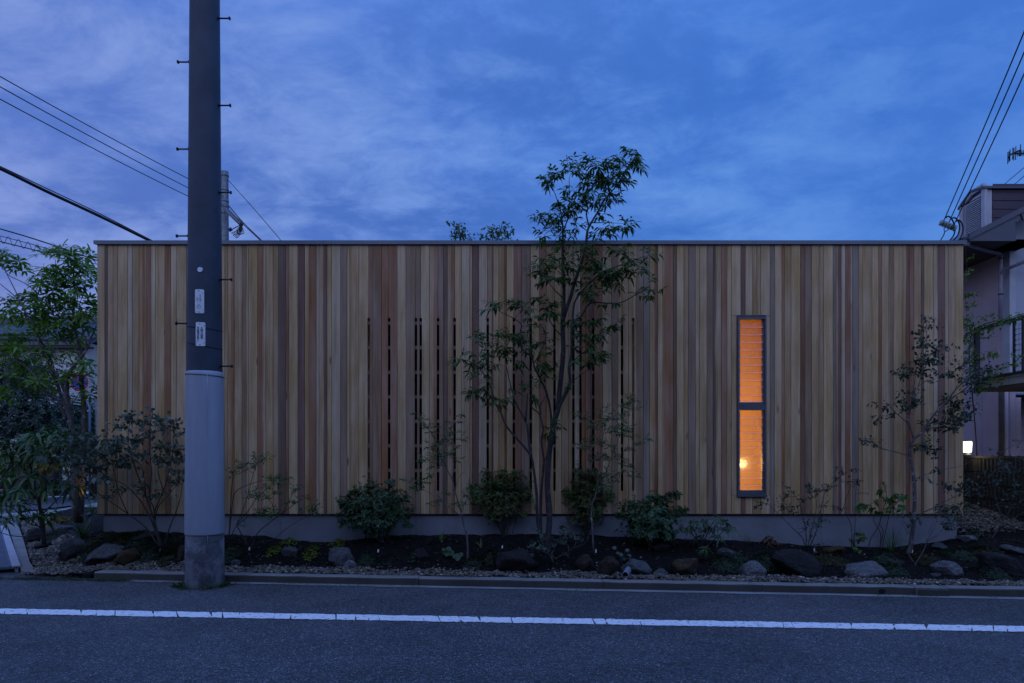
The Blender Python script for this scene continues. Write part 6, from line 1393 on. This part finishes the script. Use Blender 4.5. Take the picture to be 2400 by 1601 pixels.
for q in """2168 752 6 7,2178 764 8 6,2160 770 8 5,2152 780 9 5,2160 802 13 9,2145 814 9 7,2182 808 11 7,2195 826 15 9,2212 814 9 5,2150 842 15 11,2175 847 15 9,2190 846 13 7,2165 865 11 11,2125 880 20 7,2102 870 9 5,2140 872 13 9,2176 895 8 6,2205 880 11 5,2220 878 8 4,2235 875 11 6,2120 920 10 6,2135 936 18 9,2102 943 8 5,2125 955 9 6,2150 950 12 6,2055 945 8 4,2075 955 9 5,2086 976 8 7,2050 990 9 5,2110 960 8 5,2240 847 8 5,2255 857 10 8,2245 893 9 6,2280 900 9 6,2215 935 9 6,2240 945 18 9,2270 950 13 8,2225 970 22 11,2250 985 22 11,2200 990 22 8,2180 1002 16 8,2235 1005 18 8,2262 967 14 8,2170 1046 17 9,2190 1056 15 7,2150 1050 9 6,2195 1071 7 5,2040 1036 11 5,2030 1030 7 4,2056 1048 8 4,2160 1122 8 4,2205 1100 7 4,2290 880 18 9,2310 868 16 8,2300 897 16 7,2325 875 10 6,2275 915 12 8,2218 1140 18 6,2250 1146 14 6,2192 1186 9 4,2240 1192 18 9,2215 1206 12 7,2226 1232 13 6,2262 1130 12 7,2140 1215 8 5,2128 1230 8 5""".split(','):
    a, b, c, d = map(float, q.split()); T.cluster(a, b, c, d, area_n(c, d, 44), 'alt', .054, .031, (-.15 if a > 2230 else 0) + T.g.uniform(-.15, .15), .10, .25, False)
T.done()
T = Plant('leafy_shrub', 'multi-stemmed shrub forking low beside the right tree', 'shrub', on_bed(2143, 1330), 7.75, 72, 'barkpale', 'leafright')
S = T.stem
for st, r in (([(2140, 1335), (2150, 1315), (2165, 1290), (2175, 1265), (2190, 1235), (2198, 1210)], .010), ([(2142, 1320), (2130, 1300), (2125, 1290)], .007), ([(2172, 1270), (2200, 1250), (2225, 1225), (2238, 1215)], .005), ([(2175, 1262), (2200, 1255), (2230, 1240)], .004), ([(2168, 1285), (2180, 1240), (2210, 1190)], .004), ([(2128, 1252), (2120, 1235), (2105, 1210)], .004)): S(st, r, .0018, 0, T.g.uniform(-.1, .1))
for q in """2198 1208 12 6,2215 1200 12 6,2238 1212 10 6,2235 1240 10 6,2228 1228 10 6,2105 1208 8 5,2120 1190 6 4,2245 1190 12 8,2210 1222 10 6,2130 1210 7 5""".split(','):
    a, b, c, d = map(float, q.split()); T.cluster(a, b, c, d, area_n(c, d, 55), 'alt', .036, .020, T.g.uniform(-.1, .1), .07, .25, False)
T.done('stems', 'foliage')
# shrub against the block wall
T = Plant('leafy_shrub', 'loose dark shrub in front of the ribbed block wall at the right edge', 'shrub', W(2310, 1270, 8.6), 8.6, 73, 'barkpale', 'leafright')
S = T.stem
for st, r in (([(2312, 1282), (2300, 1265), (2270, 1250), (2255, 1235)], .006), ([(2312, 1282), (2345, 1230), (2370, 1190), (2375, 1160)], .008), ([(2310, 1275), (2290, 1200), (2295, 1160), (2280, 1140)], .006), ([(2340, 1235), (2375, 1215), (2400, 1200)], .006), ([(2300, 1140), (2320, 1115), (2345, 1095), (2380, 1095)], .005), ([(2350, 1220), (2330, 1150), (2340, 1100)], .006)): S(st, r, .002, 0, T.g.uniform(-.2, .2))
for q in """2340 1070 14 6,2330 1082 14 7,2355 1085 16 8,2345 1060 8 6,2380 1070 14 8,2390 1100 16 10,2365 1105 18 9,2335 1105 16 8,2310 1112 12 6,2350 1125 20 9,2385 1130 18 9,2320 1130 16 7,2300 1140 14 6,2370 1145 14 8,2345 1150 14 7,2395 1150 12 8,2325 1160 12 6,2300 1165 10 5,2280 1145 12 6,2270 1160 10 6,2265 1180 9 6,2370 1180 12 8,2395 1185 14 8,2340 1185 10 6,2315 1185 10 5,2385 1210 14 7,2285 1185 8 5,2375 1155 10 12,2390 1040 10 8""".split(','):
    a, b, c, d = map(float, q.split()); T.cluster(a, b, c, d, area_n(c, d, 125), 'alt', .055, .030, T.g.uniform(-.3, .2), .15, .25, False)
T.done('stems', 'foliage')
# creeper on the balcony and wall
T = Plant('creeper', 'climbing creeper trailing over the balcony railing and pink wall', 'climbing plant', (BX + .1, 9.3, 0.1), 10.3, 74, 'barkdark', 'leafleft')
S = T.stem
S([Vector((BX + .15, 10.42, .3)), Vector((BX + .1, 10.42, 1.6)), Vector((BX + .0, 10.40, 2.6)), Vector((BX - .03, 10.38, 3.0)), Vector((BX + .02, 10.38, 3.35))], .012, .005)
S([Vector((BX, yf, zr + .03)), Vector((BX - .01, yf - .3, zr + .05)), Vector((BX, yf - .6, zr + .04)), Vector((BX, yf - .95, zr + .05))], .008, .004)
S([(2262, 690), (2275, 684), (2290, 676)], .003, .002); S([(2260, 560), (2266, 620), (2262, 690), (2268, 760)], .004, .002)
for q in """2272 750 12 8,2262 760 8 9,2280 762 12 8,2265 780 9 9,2285 785 12 8,2262 800 8 9,2275 805 10 8,2265 825 9 8,2280 825 8 7,2262 845 9 8,2278 850 8 7,2300 770 12 6,2318 768 10 6,2335 762 9 5,2352 758 9 5,2370 752 9 5,2385 748 9 4,2398 742 8 4,2310 792 12 4,2320 835 14 4,2300 840 10 6,2340 830 9 4,2275 690 10 3,2262 695 8 4,2270 720 8 3,2290 715 9 3,2268 640 6 6,2262 650 5 6,2270 605 6 3,2320 740 10 3,2302 745 8 3,2290 870 12 8,2275 880 10 8,2310 890 14 8,2330 880 12 6,2300 905 12 7,2345 890 8 5,2340 865 9 4,2375 855 10 6,2388 838 8 6""".split(','):
    a, b, c, d = map(float, q.split()); T.cluster(a, b, c, d, area_n(c, d, 26), 'alt', .048, .030, T.g.uniform(-.08, .08) - (.12 if a > 2290 else 0) - max(0, (a - 2295)) * .0098, .06, .25, False)
T.done('stems', 'foliage')
# top of a tree in the courtyard behind the roof
T = Plant('garden_tree', 'courtyard tree whose two leafy tops peek above the flat roof', 'tree', Vector((W(1130, 1062, 11.4).x, 11.4, .2)), 11.4, 75, 'barkdark', 'leafmain')
S = T.stem
S([(1130, 1230), (1125, 1000), (1128, 760), (1118, 640), (1095, 580), (1078, 545), (1058, 524)], .045, .006); S([(1127, 780), (1150, 640), (1160, 580), (1172, 545), (1178, 520)], .022, .005)
for q in """1062 524 8 4,1070 535 12 6,1082 545 14 6,1068 550 16 7,1092 556 14 5,1105 560 9 4,1058 545 8 6,1178 520 5 4,1150 530 6 5,1145 545 10 8,1165 540 10 7,1180 535 8 8,1190 545 12 6,1200 533 6 3,1160 556 18 6,1185 558 16 5,1138 555 8 6,1100 590 30 14,1160 590 34 14,1130 630 40 20""".split(','):
    a, b, c, d = map(float, q.split()); T.cluster(a, b, c, d, area_n(c, d, 55), 'alt', .075, .04, T.g.uniform(-.2, .2), .15, .35, False)
T.done()

# grasses, perennials, ground cover
def grass_clump(px, py, n, L, w, label, seed, mat='grass', name='grass_clump', spread=1., cat='grass clump', arch=.9):
    b = on_bed(px, py); root = empty(name, b, label, cat); g = random.Random(seed); lv = Leaves()
    for _ in range(n):
        a = g.uniform(0, 6.28); el = g.uniform(.5, 1.35); d = Vector((math.cos(a) * math.cos(el) * spread, math.sin(a) * math.cos(el) * spread, math.sin(el))).normalized()
        l = L * g.uniform(.6, 1.1); p = b + Vector((g.gauss(0, .012), g.gauss(0, .012), -.01)); side = d.cross(Vector((0, 0, 1))).normalized() * w / 2
        k0 = len(lv.v); q = p.copy(); dd = d.copy(); K = 5
        for i in range(K + 1):
            ww = (1 - (i / K) ** 1.6); lv.v += [tuple(q - side * ww), tuple(q + side * ww)]
            dd = (dd + Vector((0, 0, -arch * .22 * (i + 1) / K * 2))).normalized(); q = q + dd * (l / K)
        for i in range(K): k = k0 + 2 * i; lv.f.append((k, k + 1, k + 3, k + 2))
    lv.build('blades', M[mat], root)['kind'] = 'stuff'
    return root
grass_clump(195, 1262, 46, .46, .016, 'strap-leaved clump at the left corner of the concrete base', 1, 'leafaralia', arch=.9)
grass_clump(1034, 1268, 20, .26, .009, 'thin arching grass clump left of the slender pale tree', 2, 'leafwisp', arch=1.1)
grass_clump(2088, 1291, 48, .36, .009, 'upright grass clump against the concrete base beside the right tree', 3, 'leafwisp', arch=.75)
grass_clump(1755, 1272, 12, .22, .007, 'sparse dry grass tuft below the lit window', 4, 'leafolive', arch=.8)
grass_clump(2110, 1288, 12, .20, .007, 'tiny grass tuft at the foot of the right tree', 5, 'leafwisp', arch=.9)
grass_clump(215, 1205, 30, .40, .012, 'warm lit grass clump beside the garden spotlight', 6, 'leafolive', arch=.8)
grass_clump(418, 1275, 16, .20, .010, 'small strap-leaved tuft beside the upright brown rock', 7, 'leafaralia')
grass_clump(1128, 1284, 5, .20, .022, 'broad upright two-bladed plant right of the slender pale tree', 8, 'leafolive', spread=.7, arch=.5)
def big_leaf_plant(px, py, leaves, label, seed, mat):
    b = on_bed(px, py); root = empty('round_leaf_plant', b, label, 'plant'); g = random.Random(seed); s = b.y / F; st = MB(); n = 12
    for lx, ly, r in leaves:
        c = W(lx, ly, b.y - .02 + g.uniform(-.03, .03)); st.tube(spline([b, b.lerp(c, .6) + Vector((0, 0, .03)), c], 3), .003, 4)
        nrm = Vector((g.uniform(-.4, .4), -.9, g.uniform(.5, 1.0))).normalized(); e1 = nrm.orthogonal().normalized(); e2 = nrm.cross(e1); lm = MB()
        vs = [c + nrm * -.006] + [c + (e1 * math.cos(2 * math.pi * i / n) + e2 * math.sin(2 * math.pi * i / n)) * (r * s * (1 if i else .6)) + nrm * .004 * math.sin(3 * i) for i in range(n)]
        lm.add(vs, [(0, 1 + i, 1 + (i + 1) % n) for i in range(n)], True); lm.build('leaf', M[mat], root)
    st.build('stalks', M[mat], root)
big_leaf_plant(1055, 1310, [(1046, 1296, 9), (1056, 1295, 8), (1052, 1286, 6), (1070, 1306, 10), (1080, 1300, 6), (1040, 1288, 5)], 'round leaved plant left of the slender pale tree foot', 3, 'leafshrub')
big_leaf_plant(1455, 1318, [(1440, 1284, 5), (1470, 1290, 5), (1475, 1302, 5), (1455, 1300, 5), (1448, 1296, 4), (1462, 1310, 5), (1478, 1312, 4)], 'small round leaved plant between the rusty boulder and wedge rock', 4, 'leafgrey')
def ground_cover(px, py, rx, n, mat, label, seed, L=.016, w=.007, name='ground_cover', hgt=.05, cat='ground cover plant', kind='tuft', ry=None):
    b = on_bed(px, py); T = Plant(name, label, cat, b, b.y, seed, 'barkdark', mat); g = T.g; u = T.u; ry = (ry or rx * .5) * u * 3.2
    for _ in range(n):
        a = g.uniform(0, 6.28); r = g.random() ** .5; x = b.x + math.cos(a) * r * rx * u; y = b.y + math.sin(a) * r * min(ry, .22)
        p = Vector((x, y, soil_z(x, y) + .01 + hgt * (1 - r * r) * g.uniform(.3, 1.)))
        T.spray(p, Vector((math.cos(a) * .6, math.sin(a) * .6, .6)).normalized(), kind, L, w, .1, False)
    T.lv.build('foliage', M[mat], T.root)['kind'] = 'stuff'
GC = [(640, 1297, 16, 120, 'leaflime', 'lime green clump left of the small blue grey rock'), (730, 1297, 20, 130, 'leaflime', 'lime green clump right of the small blue grey rock'), (676, 1275, 20, 110, 'leaflime', 'flat lime green patch behind the small blue grey rock'), (790, 1277, 20, 110, 'leaflime', 'flat lime green patch left of the round dense shrub')]
for i, (a, b, c, n, m, lb) in enumerate(GC): ground_cover(a, b, c, n, m, lb, 200 + i, .016, .009, 'sedum_clump', .06, 'ground cover plant')
JU = [(235, 1262, 40, 'left of the bare-stemmed shrub along the concrete base'), (118, 1272, 26, 'between the thin trunk and the grey boulder pair'), (205, 1302, 22, 'between the dark rough boulder and the slanting grey rock'), (272, 1285, 30, 'behind the brown mossy boulder'), (318, 1268, 30, 'under the bare-stemmed shrub'), (350, 1305, 22, 'right of the brown mossy boulder'), (398, 1312, 24, 'left of the upright brown rock'), (545, 1302, 22, 'just right of the utility pole'), (1108, 1325, 22, 'at the gravel left of the largest black boulder'), (1148, 1315, 16, 'touching the largest black boulder'), (1700, 1325, 34, 'left of the pointed blue grey rock'), (1800, 1320, 30, 'right of the pointed blue grey rock'), (1945, 1315, 40, 'between the large dark boulder and the pale granite'), (2075, 1318, 30, 'behind the largest pale granite boulder'), (2095, 1342, 26, 'right of the largest pale granite boulder'), (2170, 1318, 34, 'around the multi-stemmed shrub foot'), (2250, 1303, 36, 'beyond the pale sloping boulder'), (2330, 1350, 26, 'in front of the long dark slab'), (2310, 1300, 34, 'left of the grey rock at the right edge'), (860, 1320, 20, 'below the round dense shrub'), (1730, 1310, 24, 'under the rounded grey rock by the window')]
for i, (a, b, c, lb) in enumerate(JU): ground_cover(a, b, c, int(c * 12), 'leafjun' if i % 3 else 'leafcover', ('dark creeping juniper ' if i % 3 else 'low brownish green ground cover ') + lb, 300 + i, .026 + .006 * (i % 2), .007 + .004 * (i % 3 == 0), 'creeping_juniper' if i % 3 else 'ground_cover', .07 + .03 * (i % 2))
ground_cover(1805, 1276, 18, 40, 'leafred', 'russet leaved seedling below and right of the lit window', 400, .035, .020, 'russet_plant', .08, 'plant')
ground_cover(1855, 1272, 16, 30, 'leafright', 'tiny dark seedling right of the russet plant', 401, .022, .012, 'seedling', .07, 'plant')
ground_cover(970, 1312, 16, 40, 'leafright', 'straggly dark seedling by the dark domed rock', 402, .024, .012, 'seedling', .09, 'plant')
ground_cover(905, 1318, 22, 60, 'leafjun', 'dark feathery patch on the soil below the round shrub', 403, .018, .006, 'seedling', .03, 'plant')
ground_cover(2290, 1255, 20, 60, 'leafright', 'dark ground plant at the right house corner', 404, .03, .016, 'seedling', .08, 'plant')
ground_cover(130, 1232, 34, 190, 'leafyellow', 'autumn yellow undergrowth at the foot of the left tree', 405, .03, .018, 'undergrowth', .12, 'plant')

# weeds in the gutter and round the pole foot
lv = Leaves(); g = random.Random(77)
def weed(x, y, z, n, L, w=.005):
    for _ in range(n):
        a = g.uniform(0, 6.28); el = g.uniform(.3, 1.4); d = Vector((math.cos(a) * math.cos(el), math.sin(a) * math.cos(el), math.sin(el)))
        lv.blade(Vector((x + g.gauss(0, .012), y + g.gauss(0, .008), z)), d, Vector((0, 0, 1)), L * g.uniform(.4, 1.2), w, .5, .1, False)
for x in np.arange(-4.6, 7, .018):
    k = noise.noise((x * 1.1, 4.4, 0)) + .6 * noise.noise((x * 4, 1.4, 0)) + (.25 if -2.6 < x < .9 else -.25) + (.5 if x < -3.6 else 0)
    if k > .08 and g.random() < .8: weed(x, kerb_y(x, -.03 - .05 * g.random()), .004, 4, .030)
for _ in range(330):
    x = g.uniform(-6.6, -4.2); q = G(0, 1357, 0); y = kerb_y(x, -.06) + g.gauss(0, .02); weed(x, y - (.02 if x < -5 else 0), .004, 5, .045)
tag(lv.build('kerb_weeds', M['grass'], None), 'thin line of weeds growing where the kerb meets the road', None, None, 'stuff')
lv = Leaves()
for _ in range(70):
    a = g.choice([g.uniform(math.pi * .95, math.pi * 1.35), g.uniform(-1.25, .25), g.uniform(math.pi, 2 * math.pi)]); rr = .215 + abs(g.gauss(0, .025)); x, y = pc.x + math.cos(a) * rr, pc.y + math.sin(a) * rr
    weed(x, y, .003, 4, .12 if abs(math.cos(a)) > .6 else .06, .007)
tag(lv.build('pole_foot_grass', M['grass'], None), 'grass tufts growing round the foot of the utility pole', None, None, 'stuff')

# hedges and trees across the side street
def leaf_mass(name, label, cat, boxc, size, n, L, w, mat, seed, kind='alt', group=None, trunk=True):
    c = Vector(boxc); T = Plant(name, label, cat, (c.x, c.y, 0), c.y, seed, 'barkdark', mat, group); g = T.g; o3 = rv_(g, 9)
    if trunk: T.wood.tube(spline([(c.x, c.y, 0), (c.x + g.gauss(0, .1), c.y, c.z * .6), (c.x, c.y, c.z + size[2] * .5)], 3), [.10] * 3 + [.05] * 3 + [.02], 7) if False else T.wood.tube([(c.x, c.y, 0), (c.x + .05, c.y, c.z * .6), (c.x, c.y, c.z + size[2] * .6)], [.10, .07, .02], 7)
    for _ in range(n):
        d = rv_(g).normalized(); r = g.random() ** .4; k = 1 + .35 * noise.noise(d * 2.2 + o3)
        p = c + Vector((d.x * size[0], d.y * size[1], d.z * size[2])) * (r * k)
        if p.z < .02: p.z = .02 + g.random() * .2
        T.spray(p, (d + Vector((0, 0, .2))).normalized(), kind, L, w, .2, False)
    T.done()
HG = 'dark bushes across the side street'
for i, (px, py, D, sx, sz, m, lb) in enumerate(((15, 985, 22, 1.1, 1.1, 'hedge', 'blue green conifer at the left edge across the street'), (75, 975, 21, 1.0, 1.1, 'hedge', 'blue green conifer behind the aralia across the street'), (130, 985, 23, .9, 1.1, 'hedge', 'dark conifer left of the leaning trunks across the street'), (185, 1000, 24, .8, 1.1, 'leafshrub', 'dark hedge bush behind the no parking post'), (225, 990, 25, .8, 1.3, 'leafshrub', 'dark hedge bush next to the cedar house corner across the street'), (100, 1070, 20, .8, .6, 'leafyellow', 'yellowing low bush across the street behind the aralia'), (20, 1080, 20, .9, .6, 'leafolive', 'low olive bush at the left edge across the street'), (170, 1075, 20.5, .8, .6, 'leafolive', 'low olive bush behind the left trunks across the street'), (218, 1080, 21, .6, .6, 'leafred', 'russet low bush beside the blue sign post'))):
    leaf_mass('street_bush', lb, 'bush', W(px, py, D), (sx, sx * .8, sz), 420 if i < 5 else 220, .15 if i < 5 else .10, .06 if i < 5 else .05, m, 500 + i, 'tuft', HG, True)
for i, (px, py, D, sx, sz, lb) in enumerate(((60, 880, 27, 1.8, 1.0, 'rounded evergreen in front of the white tiled house'), (5, 890, 27, 1.5, 1.2, 'evergreen at the left edge in front of the tiled house'))):
    leaf_mass('street_tree', lb, 'tree', W(px, py, D), (sx, sx * .8, sz), 520, .16, .06, 'hedge', 520 + i, 'tuft', None, True)
hb = MB(); a, b = W(-140, 1, 29).x, W(235, 1, 29).x; hb.box((a, 29.3, 0), (b, 29.6, 1.25)); tag(hb.build('garden_wall', M['block']), 'low dark garden wall across the side street in front of the tiled house', 'wall')
